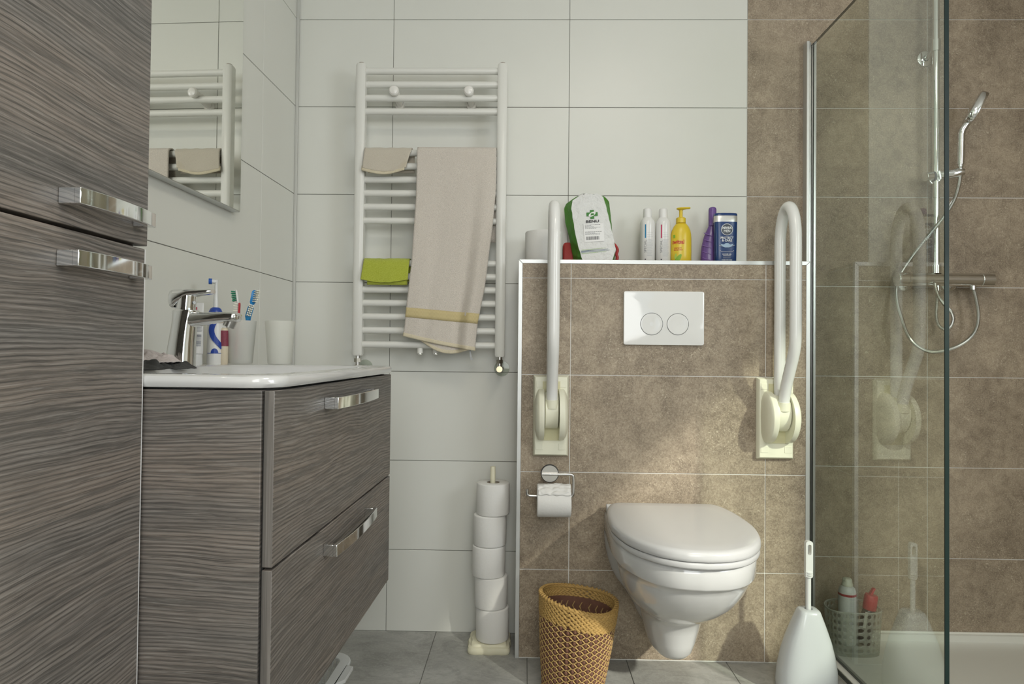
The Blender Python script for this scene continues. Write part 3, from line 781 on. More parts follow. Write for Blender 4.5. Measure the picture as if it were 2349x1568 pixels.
def tw(s, t):
    """t: 0 front bottom .. .8 top of front .. 1 back"""
    if t < .80:
        z = lerp(zbot(s), 1.589, t/.80); x = lerp(interp(Ltab, z), interp(Rtab, z), s); return (x, tw_y(s, z), z)
    if t < .86:
        a = (t-.80)/.06*PI; return (lerp(-.355, -.098, s), -.0825-.0185*math.cos(a)-.0065*(1-(t-.8)/.06), 1.589+.0150*math.sin(a))
    z = lerp(1.589, 1.30, (t-.86)/.14); return (lerp(-.352, -.100, s), -.064, z)
tg = thing('bath_towel', 'long beige bath towel with a gold band hanging over the radiator', 'towel', (-.24, -.085, 1.605))
obj('towel_cloth', sheet(tw, 46, 150), TERRY, tg, smooth=80, solid=.0042)
def inner(s, t):
    s2 = lerp(.2, .93, s); z = lerp(zbot2(s2), 1.10, t); return (lerp(interp(Ltab, z), interp(Rtab, z), s2), tw_y(s2, z, .0056), z)
obj('inner_fold', sheet(inner, 30, 20), TERRY, tg, smooth=80, solid=.003)
def strip(fn_z0, fn_z1, off, s0=0.0, s1=1.0, n=50, m=3):
    def f(s, t):
        s = lerp(s0, s1, s); z = lerp(fn_z0(s), fn_z1(s), t); return (lerp(interp(Ltab, z)-.0006, interp(Rtab, z)+.0006, s), tw_y(s, z, off), z)
    return sheet(f, n, m)
obj('woven_band', strip(lambda s: 1.050-.020*s, lambda s: 1.081-.019*s, -.0028), BAND, tg, smooth=80, solid=.0008, label='gold chevron band')
obj('hem', strip(lambda s: zbot(s)-.002, lambda s: zbot(s)+.010, -.0027), HEM, tg, smooth=80, solid=.0012, label='ribbed cream hem')
obj('hem', strip(lambda s: zbot2(s)-.002, lambda s: zbot2(s)+.009, .0035, .22, .93), HEM, tg, smooth=80, solid=.0012, label='ribbed cream hem')
bm = B(); loft(bm, [[(-.178, -.112, .948), (-.174, -.112, .948), (-.174, -.1115, .948), (-.178, -.1115, .948)], [(-.176, -.114, .925), (-.170, -.113, .925), (-.170, -.1125, .925), (-.176, -.1135, .925)], [(-.1735, -.112, .914), (-.1665, -.111, .914), (-.1665, -.1105, .914), (-.1735, -.1115, .914)]])
obj('care_tag', bm, plain('grey_care_tag', (.42, .43, .44), .6), tg, smooth=0)

def washcloth(name, label, mat, x0t, x1t, x0b, x1b, ztop, zb, sag, hem, seed, back_z, yo=0):
    t = thing(name, label, 'cloth', ((x0t+x1t)/2, -.085, ztop), WORLD)
    def f(s, q):
        zbm = zb-sag*math.sin(PI*min(1, s*1.02))
        if q < .72:
            k = q/.72; z = lerp(zbm, ztop, k); x = lerp(lerp(x0b, x0t, k), lerp(x1b, x1t, k**1.5), s)
            y = -.1045-.009*(1-k)**.7+.002*math.sin(s*9+seed)*(1-k)+yo
            return (x, y, z+.0012*noise.noise(Vector((s*9, k*5, seed))))
        if q < .84:
            a = (q-.72)/.12*PI; return (lerp(x0t, x1t, s), -.0825-.0185*math.cos(a)-.0035*(1-(q-.72)/.12), ztop+.0135*math.sin(a)+.0015*noise.noise(Vector((s*8, a, seed))))
        return (lerp(x0t+.004, x1t+.004, s), -.0635, lerp(ztop, back_z, (q-.84)/.16))
    obj('cloth_body', sheet(f, 30, 50), mat, t, smooth=80, solid=.0032)
    if hem:
        def g(s, q):
            zbm = zb-sag*math.sin(PI*min(1, s*1.02)); z = lerp(zbm-.009, zbm+.006, q)
            return (lerp(x0b-.002, x1b-.006, s), -.1150+.002*math.sin(s*9+seed)+.003*q, z)
        obj('hem', sheet(g, 30, 3), hem, t, smooth=80, solid=.0022)
    else:
        def g(s, q):
            s = lerp(.12, .98, s); z = lerp(zb-sag-.006, zb+.02, q); return (lerp(x0b, x1b, s), -.1035, z)
        obj('under_fold', sheet(g, 16, 4), mat, t, smooth=80, solid=.003)
    return t
washcloth('washcloth', 'small stained cream washcloth on the radiator beside the bath towel', TERRY_S, -.527, -.374, -.532, -.388, 1.589, 1.532, .013, HEM, 2.2, 1.528)
washcloth('microfibre_cloth', 'lime green microfibre cloth on a lower radiator rung', TERRY_G, -.525, -.376, -.531, -.379, 1.2275, 1.170, .010, None, 5.0, 1.17)

# ================================================================ GRAB RAILS
def grab_rail(X, label, px0, px1, tilt):
    t = thing('folding_grab_rail', label, 'grab rail', (X, YB, .62), WORLD, 'folded-up grab rails by the toilet')
    y = YB
    bm = B()   # wall plate with sloping sides
    a = .0045
    def rr_(o, yy): return [(px0+o, yy, .6225+o), (px1-o, yy, .6225+o), (px1-o, yy, .871-o), (px0+o, yy, .871-o)]
    loft(bm, [rr_(0, y-.0003), rr_(0, y-.008), rr_(.006, y-.020)]); bmesh.ops.recalc_face_normals(bm, faces=bm.faces)
    pl = obj('wall_plate', bm, CREAM, t, bevel=.0015)
    for xx in (px0+.009, px1-.031):
        for zz in (.834, .643):
            bm = B(); box(bm, xx, xx+.022, y-.0212, y-.0195, zz, zz+.020); obj('screw_cap', bm, CREAM, pl, bevel=.0006)
    bm = B(); box(bm, X-.027, X+.027, y-.022, y-.0195, .672, .852); obj('recess', bm, CREAM2, t, smooth=0, label='yellowed recess behind the hinge')
    # side cheeks: round discs standing out from the plate, slightly domed outside
    zc = .7515
    for s in (-1, 1):
        bm = B(); xi = X+s*.0225; rings = []
        for dx, r in ((0, .078), (.014, .078), (.0165, .0765), (.0225, .066), (.027, .048), (.0285, .0)):
            ring = []
            for k in range(33):
                an = PI*k/32-PI/2    # half disc bulging to -Y
                ring.append((xi+s*dx, min(y-.018, (y-.018)-.078*1.02*math.cos(an)*(r/.078)), zc+math.sin(an)*r))
            rings.append(ring)
        loft(bm, rings, cap1=False); bmesh.ops.remove_doubles(bm, verts=bm.verts, dist=.0003); bmesh.ops.recalc_face_normals(bm, faces=bm.faces)
        obj('hinge_cheek', bm, CREAM, t, smooth=40)
    bm = B(); rings = []    # hub between the cheeks, with the tube socket
    for xx, k in ((X-.0205, .92), (X-.0185, 1), (X+.0185, 1), (X+.0205, .92)):
        rings.append([(xx, (y-.030)-.050*k*math.cos(an), zc+.014+math.sin(an)*.056*k) for an in [2*PI*q/40 for q in range(40)]])
    loft(bm, rings); bmesh.ops.recalc_face_normals(bm, faces=bm.faces); obj('hub', bm, CREAM, t, smooth=40)
    bm = B(); cyl(bm, (X, y-.066, .775), (X, y-.068, .800), .0190, 28, .0185); obj('tube_socket', bm, CREAM, t)
    bm = B()
    yb, yf = y-.036, y-.150
    top = 1.392-.0165
    path = [(X, y-.066, .785), (X, y-.068, .80), (X, y-.075, .825), (X, y-.092, .862), (X, y-.118, .908), (X, y-.138, .945), (X, y-.148, .975), (X, yf, 1.02), (X, yf, 1.10), (X, yf, 1.20)]
    ym = (yb+yf)/2; hy = (yf-yb)/2
    for k in range(0, 13):
        an = PI*k/12; path.append((X, ym+hy*math.cos(an), 1.262+(top-1.262)*math.sin(an)**.9 if 0 < k < 12 else 1.262))
    path += [(X, yb, 1.15), (X, yb, 1.0), (X, yb, .86), (X, yb, .80)]
    pth = spline(path, 5)
    tube(bm, pth, .0163, 22); obj('rail_tube', bm, RAILW, t, smooth=60, label='white coated tube')
    return t
grab_rail(.0825, 'folded-up white grab rail on a cream hinge above the toilet paper holder', .027, .1365, 0)
grab_rail(.7700, 'folded-up white grab rail on a cream hinge next to the shower screen', .711, .8225, 0)

# ================================================================ FLUSH PLATE
fp = thing('flush_plate', 'white dual-button flush plate on the brown tiled half wall', 'flush plate', (.426, YB, .967))
bm = B(); loft(bm, [[(x, y, z) for x, z in rrect(.303+o, .5495-o, .967+o, 1.1325-o, .006, 4)] for y, o in ((YB-.0003, .0), (YB-.009, 0), (YB-.0115, .0006), (YB-.012, .0025))])
bmesh.ops.recalc_face_normals(bm, faces=bm.faces); obj('cover', bm, WPL2, fp, smooth=30)
for X, r in ((.3885, .0345), (.4685, .0335)):
    bm = B(); lathe(bm, [(r, 0), (r, .0008), (r-.0012, .0008), (r-.0012, 0)], (X, YB-.012, 1.0315), axis=(0, -1, 0), seg=64, cap0=False, cap1=False)
    obj('button_gap', bm, plain('dark_ring', (.10, .10, .10), .4), fp)
    bm = B(); lathe(bm, [(r-.0014, -.001), (r-.0016, .0010), (r-.003, .0014), (r*.7, .0004), (r*.35, -.0001), (0, -.0003)], (X, YB-.0122, 1.0315), axis=(0, -1, 0), seg=64, cap0=False, cap1=False)
    obj('button', bm, WPL2, fp, smooth=60)

# ================================================================ TOILET
TX = .4195
to = thing('toilet', 'white wall-hung toilet with closed lid mounted on the brown tiled half wall', 'toilet', (TX, YB, .10))
def half(ctrl, n=40):
    """ctrl: half outline (dx, depth) from wall to nose; returns the closed mirrored outline"""
    P = spline([(a, b_, 0) for a, b_ in ctrl], 10)
    L_ = [0]
    for a, b_ in zip(P, P[1:]): L_.append(L_[-1]+(b_-a).length)
    pts = []
    for k in range(n+1):
        s = L_[-1]*k/n; i = 0
        while i < len(P)-2 and L_[i+1] < s: i += 1
        t = (s-L_[i])/max(1e-9, L_[i+1]-L_[i]); pts.append(P[i].lerp(P[i+1], t))
    return pts
def ring(ctrl, z, dy=0, tilt=0):
    h = half(ctrl); out = [(TX+p.x, YB-.0005-max(0, p.y)-dy, z+tilt*p.y) for p in h]+[(TX-p.x, YB-.0005-max(0, p.y)-dy, z+tilt*p.y) for p in reversed(h[:-1])]
    return out
def body(w, f, wb=None, neck=None):
    wb = w*.95 if wb is None else wb
    if neck is None:
        return [(wb, 0), (wb+(w-wb)*.3, f*.12), (w*.99, f*.30), (w, f*.5), (w*.93, f*.70), (w*.70, f*.88), (w*.38, f*.975), (0, f)]
    return [(wb, 0), (wb*.97, .015), (neck, .07), (lerp(neck, w, .6), f*.32), (w, f*.56), (w*.9, f*.76), (w*.62, f*.92), (w*.3, f*.985), (0, f)]
bm = B()
loft(bm, [ring(body(.130, .49, .12), .4505), ring(body(.174, .506, .165), .4515), ring(body(.1795, .512, .169), .447), ring(body(.180, .513, .170), .43), ring(body(.1795, .511, .170), .402),
          ring(body(.177, .507, .169), .397), ring(body(.168, .492, .170, .152), .393), ring(body(.165, .484, .169, .140), .375), ring(body(.158, .463, .165, .126), .345),
          ring(body(.145, .430, .158, .108), .312), ring(body(.126, .385, .147, .092), .280), ring(body(.106, .340, .132, .080), .253), ring(body(.090, .300, .118, .074), .236),
          ring(body(.083, .280, .104, .070), .217), ring(body(.077, .268, .086, .064), .19), ring(body(.069, .258, .070, .058), .155), ring(body(.061, .248, .055, .052), .128),
          ring(body(.050, .230, .044, .042), .112), ring(body(.034, .200, .030, .028), .106)])
obj('bowl', bm, CERAM, to, smooth=60)
def seat_ring(k, z, dome=0):
    c = [(.130, .040), (.158, .055), (.179, .13), (.187, .23), (.184, .31), (.160, .41), (.112, .485), (.055, .522), (0, .531)]
    cx_ = .30
    return ring([(a*k, cx_+(b_-cx_)*k) for a, b_ in c], z)
bm = B()
loft(bm, [seat_ring(.955, .4525), seat_ring(.985, .4530), seat_ring(.992, .456), seat_ring(.992, .4640), seat_ring(.985, .4668), seat_ring(.95, .4672)])
obj('seat', bm, LIDP, to, smooth=60)
bm = B()
loft(bm, [seat_ring(.955, .4690), seat_ring(.990, .4692), seat_ring(1.0, .4720), seat_ring(1.002, .4775), seat_ring(.998, .4845), seat_ring(.989, .4890), seat_ring(.970, .4920), seat_ring(.93, .4938), seat_ring(.75, .4950), seat_ring(.4, .4955), seat_ring(.05, .4956)])
obj('lid', bm, LIDP, to, smooth=60)
for s in (-1, 1):
    bm = B(); tube(bm, [(TX+s*.10, YB-.028, .47), (TX+s*.168, YB-.028, .47)], .0125, 18); cyl(bm, (TX+s*.15, YB-.028, .4515), (TX+s*.15, YB-.028, .47), .012); obj('hinge', bm, LIDP, to, bevel=.002)

# ================================================================ TOILET PAPER HOLDER + ROLL
PY = -.236
hp = thing('paper_holder', 'brushed steel toilet paper holder screwed to the brown tiled half wall', 'paper holder', (.078, YB, .577))
bm = B(); cyl(bm, (.0785, YB-.0003, .577), (.0785, PY+.012, .577), .018, 32); cyl(bm, (.0785, PY+.012, .577), (.0785, PY+.007, .577), .0272, 40); obj('mount', bm, plain('black_rubber', (.03, .03, .03), .5), hp)
bm = B(); cyl(bm, (.0785, PY+.0068, .577), (.0785, PY+.003, .577), .0248, 40); obj('disc', bm, STEEL, hp)
bm = B(); pa = [(.055, PY, .5765), (.10, PY, .5765), (.138, PY, .5765), (.1465, PY, .5735), (.1495, PY, .565), (.1495, PY, .525), (.1465, PY, .5145), (.138, PY, .511), (.09, PY, .511), (.030, PY, .511), (.016, PY, .5125), (.0115, PY, .5175), (.0105, PY, .531)]
tube(bm, pa[:2]+spline(pa[1:-1], 4)[1:]+pa[-1:], .0042, 14); obj('bar', bm, STEEL, hp, smooth=60)
def emboss_roll(name, c, axis, r, h, label, group=None, core=.0195, paper_hole=True, frame=WORLD, soft=.003, seed=0):
    t = thing(name, label, 'toilet paper', c, frame, group)
    bm = B(); R1 = r
    lathe(bm, [(core, .0), (R1-soft, 0), (R1-.0008, .0014), (R1, .004), (R1+.0004, h*.5), (R1, h-.004), (R1-.0008, h-.0014), (R1-soft, h), (core, h)], c, axis=axis, seg=56, cap0=False, cap1=False)
    for v in bm.verts:
        v.co += Vector((noise.noise(v.co*60+Vector((seed, 0, 0))), noise.noise(v.co*60+Vector((0, seed, 3))), 0))*.0007
    obj('paper', bm, PAPER, t, smooth=50)
    bm = B(); lathe(bm, [(core+.0002, .001), (core+.0002, h-.001), (core-.0012, h-.001), (core-.0012, .001), (core+.0002, .001)], c, axis=axis, seg=30, cap0=False, cap1=False)
    obj('core', bm, CARD, t)
    return t
hr = emboss_roll('toilet_roll', (.0405, PY, .4985), (1, 0, 0), .0485, .1005, 'part-used toilet roll hanging on the steel holder', None)
bm = sheet(lambda s, t: (lerp(.0425, .1395, s)+.003*math.sin(9*t+s*3)*(t-.5), PY-.0485*math.sin(lerp(.0, 1.05, t))*1.0-.001-(.006*max(0, math.sin(s*5+t*4)))*(1-t)-.011*abs(noise.noise(Vector((s*4, t*4, 2)))), .4985+.0492*math.cos(lerp(-.1, 1.05, t))+.010*math.sin(s*PI)*(1-t)*abs(noise.noise(Vector((s*2.3, 1, 1))))*2+.004*noise.noise(Vector((s*6, t*5, 8)))), 40, 24)
obj('loose_sheet', bm, PAPER, hr, smooth=80, solid=.0008)

# ================================================================ ROLL STAND
rs = thing('roll_stand', 'cream wooden stand with scalloped base holding five spare toilet rolls', 'roll stand', (-.104, -.098, 0))
bm = B()
def scal(k, z):
    out = []
    for i in range(64):
        a = 2*PI*i/64; r = .0735*(1+.10*math.cos(4*(a-PI/4)))+.0035*math.cos(8*a)
        sq = 1/max(abs(math.cos(a)), abs(math.sin(a))); r *= lerp(1, sq, .12)
        out.append((-.104+r*k*math.cos(a), -.096+r*k*math.sin(a), z))
    return out
loft(bm, [scal(.97, 0), scal(1.0, .004), scal(1.0, .012), scal(.96, .019), scal(.86, .0215), scal(.84, .0245), scal(.80, .027)]); obj('stand_base', bm, CREAMP, rs, smooth=40)
bm = B(); tube(bm, [(-.099, -.098, .02), (-.099, -.098, .5705), (-.099, -.098, .573)], [.0085, .0085, .0075], 18); obj('pole', bm, CREAMP, rs)
words_ = ['topmost spare toilet roll on the cream stand', 'second spare toilet roll from the top of the cream stand', 'middle spare toilet roll on the cream stand',
          'fourth spare toilet roll from the top, above the lowest one', 'lowest spare toilet roll on the cream stand base']
zz = .0275; hs = [.1005, .0975, .0965, .0985, .1030]; xs = [-.0985, -.1035, -.1110, -.1100, -.0985][::1]
order = list(range(4, -1, -1)); xo = {4: -.0955, 3: -.1010, 2: -.1095, 1: -.1065, 0: -.0975}
for i in order:
    h = hs[i]; emboss_roll('toilet_roll', (xo[i], -.099, zz), (0, 0, 1), .0525, h-.0008, words_[i], 'spare rolls on the stand', core=.0205, seed=i*3.3); zz += h

# ================================================================ WOVEN BASKET
wk = thing('woven_basket', 'brown and straw woven waste basket standing beside the toilet', 'basket', (.147, -.365, 0))
C1, C0 = Vector((.1575, -.350, .250)), Vector((.140, -.368, 0))
rot = math.radians(-22)
def bk(a, t, k=1.0):
    """a: angle, t: 0 floor .. 1 rim"""
    c = C0.lerp(C1, t); A = lerp(.080, .1090, t**.9)*k; Bq = lerp(.066, .0880, t**.9)*k
    bul = 1+.02*math.sin(PI*t)
    ca, sa = math.cos(a), math.sin(a); p = 2.3
    x = A*bul*math.copysign(abs(ca)**(2/p), ca); y = Bq*bul*math.copysign(abs(sa)**(2/p), sa)
    z = c.z+t*(-.012*ca+.004*math.sin(2*a))
    return Vector((c.x+x*math.cos(rot)-y*math.sin(rot), c.y+x*math.sin(rot)+y*math.cos(rot), z))
BRN = plain('dark_reddish_reed', (.15, .068, .042), .8, var=(90, .35)); STRAW = plain('golden_straw', (.43, .27, .085), .75, var=(120, .28)); STRAW2 = plain('pale_straw_cord', (.47, .31, .12), .75, var=(120, .2))
bm = B(); NA = 64; rows = 26
loft(bm, [[bk(2*PI*k/NA, t, .965) for k in range(NA)] for t in [0, .1, .3, .5, .7, .88, .90]], cap1=False)
loft(bm, [[bk(2*PI*k/NA, t, .925) for k in range(NA)] for t in [.03, .1, .3, .5, .7, .88, .90]], cap0=True, cap1=False)
obj('reed_wall', bm, BRN, wk, smooth=60)
nrm = lambda a, t: (bk(a, t, 1.05)-bk(a, t, .95)).normalized()
# fat reed nubs seen through the mesh
bm = B(); NC = 42; NR = 12
def blob(bm, p, u, v, n, a, b_, h):
    c = bm.verts.new(p+n*h); R_ = [bm.verts.new(p+u*(a*math.cos(2*PI*k/8))+v*(b_*math.sin(2*PI*k/8))) for k in range(8)]
    Q = [bm.verts.new(p+n*h*.75+u*(a*.62*math.cos(2*PI*k/8))+v*(b_*.62*math.sin(2*PI*k/8))) for k in range(8)]
    for k in range(8):
        bm.faces.new((R_[k], R_[(k+1) % 8], Q[(k+1) % 8], Q[k])); bm.faces.new((Q[k], Q[(k+1) % 8], c))
TB0, TB1 = .085, .815
for j in range(NR):
    for i in range(NC):
        a = 2*PI*(i+.5)/NC; t = TB0+(j+(.5 if i % 2 == 0 else 0))*(TB1-TB0)/NR
        p = bk(a, t, .962); n = nrm(a, t); u = (bk(a+.02, t)-bk(a-.02, t)).normalized(); v = n.cross(u)
        blob(bm, p, u, v, n, .0066, .0082, .0066)
o = obj('reed_knot', bm, BRN, wk, smooth=70); o['kind'] = 'stuff'
bm = B()
for i in range(30):
    P = [bk(2*PI*i/30+(.03 if j % 2 else -.03), .45+j*.05, .912) for j in range(9)]
    tube(bm, P, [.0022 if j % 2 else .0010 for j in range(9)], 5)
o = obj('inner_cord', bm, STRAW2, wk); o['kind'] = 'stuff'
bm = B()
for i in range(NC):
    P = []; n_ = NR*4
    for j in range(n_+1):
        t = TB0+j*(TB1-TB0)/n_; w_ = math.cos(2*PI*(j/4-.5))*(1 if i % 2 == 1 else -1)
        a = 2*PI*(i+.31*w_)/NC+random.uniform(-.004, .004); P.append(bk(a, t, 1.004+random.uniform(-.003, .003)))
    tube(bm, P, [.0023 if j % 2 else .0017 for j in range(n_+1)], 6)
for i in range(NC):      # short ties that pinch neighbouring strands between two knots
    for j in range(NR+1):
        t = TB0+(j+(0 if i % 2 == 0 else .5))*(TB1-TB0)/NR
        if t > TB1: continue
        tube(bm, [bk(2*PI*(i+.28)/NC, t+.004, 1.004), bk(2*PI*(i+.5)/NC, t-.003, 1.022), bk(2*PI*(i+.72)/NC, t+.004, 1.004)], .0014, 5)
o = obj('straw_netting', bm, STRAW2, wk, smooth=60); o['kind'] = 'stuff'
# braided bands: pairs of slanting leaf-like stitches
def braid(bm, t0, dt, n, k, flip, sz=1.35):
    for i in range(n):
        for s in (-1, 1):
            a = 2*PI*(i+(.5 if s > 0 else 0))/n; t = t0+s*dt*.26
            p = bk(a, t, k); nn = nrm(a, .8); u = (bk(a+.02, t)-bk(a-.02, t)).normalized(); v = nn.cross(u)
            ang = s*.55*flip; uu_ = u*math.cos(ang)+v*math.sin(ang); vv_ = nn.cross(uu_)
            rings = []
            for q, w_ in ((-1, .15), (-.6, .75), (0, 1), (.6, .8), (1, .15)):
                cc = p+uu_*(q*.0072*sz)+nn*(.0012*(1-q*q))
                rings.append([cc+vv_*(.0031*sz*w_*math.cos(2*PI*m/6))+nn*(.0026*w_*math.sin(2*PI*m/6)) for m in range(6)])
            loft(bm, rings)
bm = B()
for t0, fl_ in ((.980, 1), (.930, 1), (.880, 1), (.832, 1)):
    braid(bm, t0, .046, 46, 1.0, fl_)
    braid(bm, t0, .046, 46, .945, -fl_)
P = [bk(2*PI*i/80, 1.0, .972) for i in range(80)]; tube(bm, P+[P[0]], .0052, 8)
for i in range(56):
    a = 2*PI*i/56; p = bk(a, 1.012, .972); u = (bk(a+.02, 1)-bk(a-.02, 1)).normalized()
    n2 = (bk(a, 1, 1.0)-bk(a, 1, .94)).normalized(); dd = (u*.6+n2*.8).normalized(); e3 = dd.cross(Vector((0, 0, 1))).normalized()
    loft(bm, [[p+dd*(q*.0085)+e3*(.0036*w_*math.cos(2*PI*m/6))+Vector((0, 0, 1))*(.0022*w_*math.sin(2*PI*m/6)+.0035*(1-q*q)) for m in range(6)] for q, w_ in ((-1, .2), (-.5, .9), (.5, .9), (1, .2))])
o = obj('braided_rim', bm, STRAW, wk, smooth=60); o['kind'] = 'stuff'
bm = B()
for t0 in (.022, .056): braid(bm, t0, .036, 42, 1.0, 1)
o = obj('braided_foot', bm, STRAW, wk, smooth=60); o['kind'] = 'stuff'

# ================================================================ TOILET BRUSH
tb = thing('toilet_brush', 'white toilet brush in a tapered holder standing next to the shower', 'toilet brush', (.792, -.345, 0))
bm = B(); rings = []
for z, a, b_, p in ((0, .076, .055, 2.6), (.004, .0795, .058, 2.6), (.03, .0805, .0585, 2.6), (.07, .078, .056, 2.6), (.11, .0705, .051, 2.7), (.15, .0590, .0445, 2.8), (.19, .0440, .036, 3), (.222, .0312, .0285, 3.2), (.229, .028, .026, 3.2), (.2325, .0235, .022, 3), (.233, .012, .012, 2), (.229, .0105, .0105, 2), (.19, .010, .010, 2)):
    rings.append([(x+.002, y, z) for x, y, z_ in ell((.792+.006*z/.23, -.345), a, b_, z, 40, p)])
loft(bm, rings); obj('brush_holder', bm, plain('white_glazed_plastic', (.55, .575, .59), .15), tb, smooth=60)
bx_, by_ = .800, -.345
bm = B(); cyl(bm, (bx_, by_, .17), (bx_, by_, .325), .0068, 18)
sh = obj('brush_stem', bm, WPL, tb)
bm = B()
def slotring(y): return [(x, y, z) for x, z in rrect(bx_-.0098, bx_+.0098, .318, .4215, .008, 6)]
def slothole(y): return [(x, y, z) for x, z in rrect(bx_-.0050, bx_+.0050, .383, .412, .0046, 6)]
loft(bm, [slothole(by_-.006), slothole(by_-.0068), slotring(by_-.0062), slotring(by_-.0045), slotring(by_+.0045), slotring(by_+.0062), slothole(by_+.0068), slothole(by_-.0062)], cap0=False, cap1=False)
bmesh.ops.recalc_face_normals(bm, faces=bm.faces); obj('brush_grip', bm, WPL, tb, smooth=50)
for q in range(3):
    bm = B(); cyl(bm, (bx_, by_, .3205+q*.0058), (bx_, by_, .3242+q*.0058), .0108, 24); obj('grip_ring', bm, WPL, tb, bevel=.0006)

# ================================================================ LEDGE ITEMS
LZ = BZ-.0005
emboss_roll('toilet_roll', (.0575, -.092, LZ), (0, 0, 1), .0595, .1005, 'toilet roll standing on the ledge behind the grab rail', None, core=.021, soft=.012, seed=9)
# red pouch behind the bag
rp = thing('red_pouch', 'red pouch with a strap lying on the ledge behind the paper bag', 'pouch', (.212, -.030, LZ))
bm = B(); loft(bm, [[(x, y, z) for x, z in rrect(.1235+o, .2915-o, LZ, 1.3060-o, .01, 4)] for y, o in ((-.042, .004), (-.038, 0), (-.014, 0), (-.010, .004))])
bmesh.ops.recalc_face_normals(bm, faces=bm.faces); obj('pouch_body', bm, plain('red_fabric', (.40, .035, .03), .6, bump=(60, .4, .003)), rp, smooth=40)
bm = B(); tube(bm, spline([(.291, -.030, 1.3055), (.2985, -.036, 1.295), (.3035, -.04, 1.282), (.300, -.04, 1.268), (.303, -.04, 1.258), (.300, -.04, 1.2465), (.292, -.035, 1.240)], 5), .0048, 8); obj('strap', bm, plain('red_strap', (.42, .03, .03), .55), rp, smooth=60)
# pharmacy bag
bg = thing('paper_bag', 'white pharmacy bag with green sides standing upright on the ledge', 'bag', (.215, -.10, LZ))
FL = [(1.454, .181), (1.446, .170), (1.431, .148), (1.403, .145), (1.321, .158), (1.271, .170), (1.246, .178), (LZ, .184)]
FRt = [(1.454, .226), (1.449, .241), (1.443, .247), (1.431, .252), (1.389, .262), (1.313, .279), (1.271, .287), (1.246, .279), (LZ, .274)]
BL = [(1.454, .178), (1.445, .156), (1.431, .131), (1.417, .1245), (1.369, .129), (1.32, .1425), (1.247, .157), (LZ, .158)]
BR = [(1.454, .232), (1.449, .252), (1.440, .268), (1.432, .2735), (1.403, .2775), (1.306, .287), (1.25, .291), (LZ, .293)]
def bagy(z): return -.118+.052*max(0, (z-1.24)/.21)*.35
bm = B(); rings = []; nz = 40
for i in range(nz+1):
    z = lerp(LZ, 1.4535, i/nz); fy = bagy(z); by = -.052 if z < 1.43 else lerp(-.052, fy+.004, (z-1.43)/.024)
    fl_, fr_, bl_, br_ = interp(FL, z), interp(FRt, z), interp(BL, z), interp(BR, z)
    ring_ = []
    for k in range(13):
        x = lerp(fl_, fr_, k/12); amp = .0022*(1 if k in (0, 12) else .25+.9*max(0, (z-1.40)/.05)); ring_.append((x+.0016*noise.noise(Vector((k*.7, z*55, 5))), fy+amp*noise.noise(Vector((x*70, z*60, 3))), z+(.006*noise.noise(Vector((x*95, 2, 3))) if i == nz else (.003*noise.noise(Vector((x*60, 2, 3))) if i == nz-1 else 0))))
    for k in range(1, 7): t = k/7; ring_.append((lerp(fr_, br_, t)+.005*noise.noise(Vector((t*4, z*40, 7))), lerp(fy, by, t), z))
    for k in range(9): ring_.append((lerp(br_, bl_, k/8), by+.002*noise.noise(Vector((k*.9, z*40, 9))), z))
    for k in range(1, 7): t = k/7; ring_.append((lerp(bl_, fl_, t)+.007*noise.noise(Vector((t*3, z*38, 17))), lerp(by, fy, t), z))
    rings.append(ring_)
R_ = loft(bm, rings)
for f in bm.faces:
    c = f.calc_center_median()
    if len(f.verts) > 4: continue
    xl_, xr_ = interp(FL, c.z), interp(FRt, c.z); fy = bagy(c.z)
    if c.y > fy+.002 and c.y < -.0535 and c.z < 1.447: f.material_index = 1
obj('bag_paper', bm, [plain('white_bag_paper', (.74, .745, .73), .6, bump=(30, 1.0, .012)), plain('green_bag_paper', (.075, .25, .025), .55, bump=(30, .6, .006))], bg, smooth=25)
slope = -.03
BCX, BCZ = .2125, 1.34
def bagf(x, y):
    # printed side, rotated a little like the leaning bag
    a = math.radians(3.2); X = BCX+x*math.cos(a)-y*math.sin(a)*-1*-1; Z = BCZ+y*math.cos(a)+x*math.sin(a)
    return (X-.0, bagy(Z)-.0020, Z)
INKG = plain('green_ink', (.03, .20, .02), .5); INKB = plain('black_ink', (.03, .03, .035), .5); INKN = plain('navy_ink', (.05, .10, .17), .5); INKW = plain('white_ink', (.80, .80, .78), .5)
bm = B(); cx_, cz_ = .0015, .046
rectf(bm, bagf, cx_-.0062, cx_+.0062, cz_-.0150, cz_+.0140); rectf(bm, bagf, cx_-.0180, cx_-.0062, cz_-.0062, cz_+.0062); rectf(bm, bagf, cx_+.0062, cx_+.0180, cz_-.0062, cz_+.0062)
obj('green_cross', bm, INKG, bg, smooth=0)
bagf2 = lambda x, y: tuple(Vector(bagf(x, y))+Vector((0, -.0003, 0)))
bm = B(); poly(bm, [bagf2(cx_+.0125*math.cos(a)*math.cos(.5)-.0062*math.sin(a)*math.sin(.5), cz_+.0125*math.cos(a)*math.sin(.5)+.0062*math.sin(a)*math.cos(.5)) for a in [2*PI*k/20 for k in range(20)]])
obj('leaf_emblem', bm, INKW, bg, smooth=0)
bagf3 = lambda x, y: tuple(Vector(bagf(x, y))+Vector((0, -.0006, 0)))
bm = B(); poly(bm, [bagf3(cx_+.006*math.cos(a)+.001, cz_+.0032*math.sin(a)) for a in [2*PI*k/14 for k in range(14)]]); poly(bm, [bagf3(cx_-.008, cz_-.006), bagf3(cx_-.0065, cz_-.0065), bagf3(cx_+.007, cz_+.002), bagf3(cx_+.006, cz_+.003)])
obj('leaf_vein', bm, INKG, bg, smooth=0)
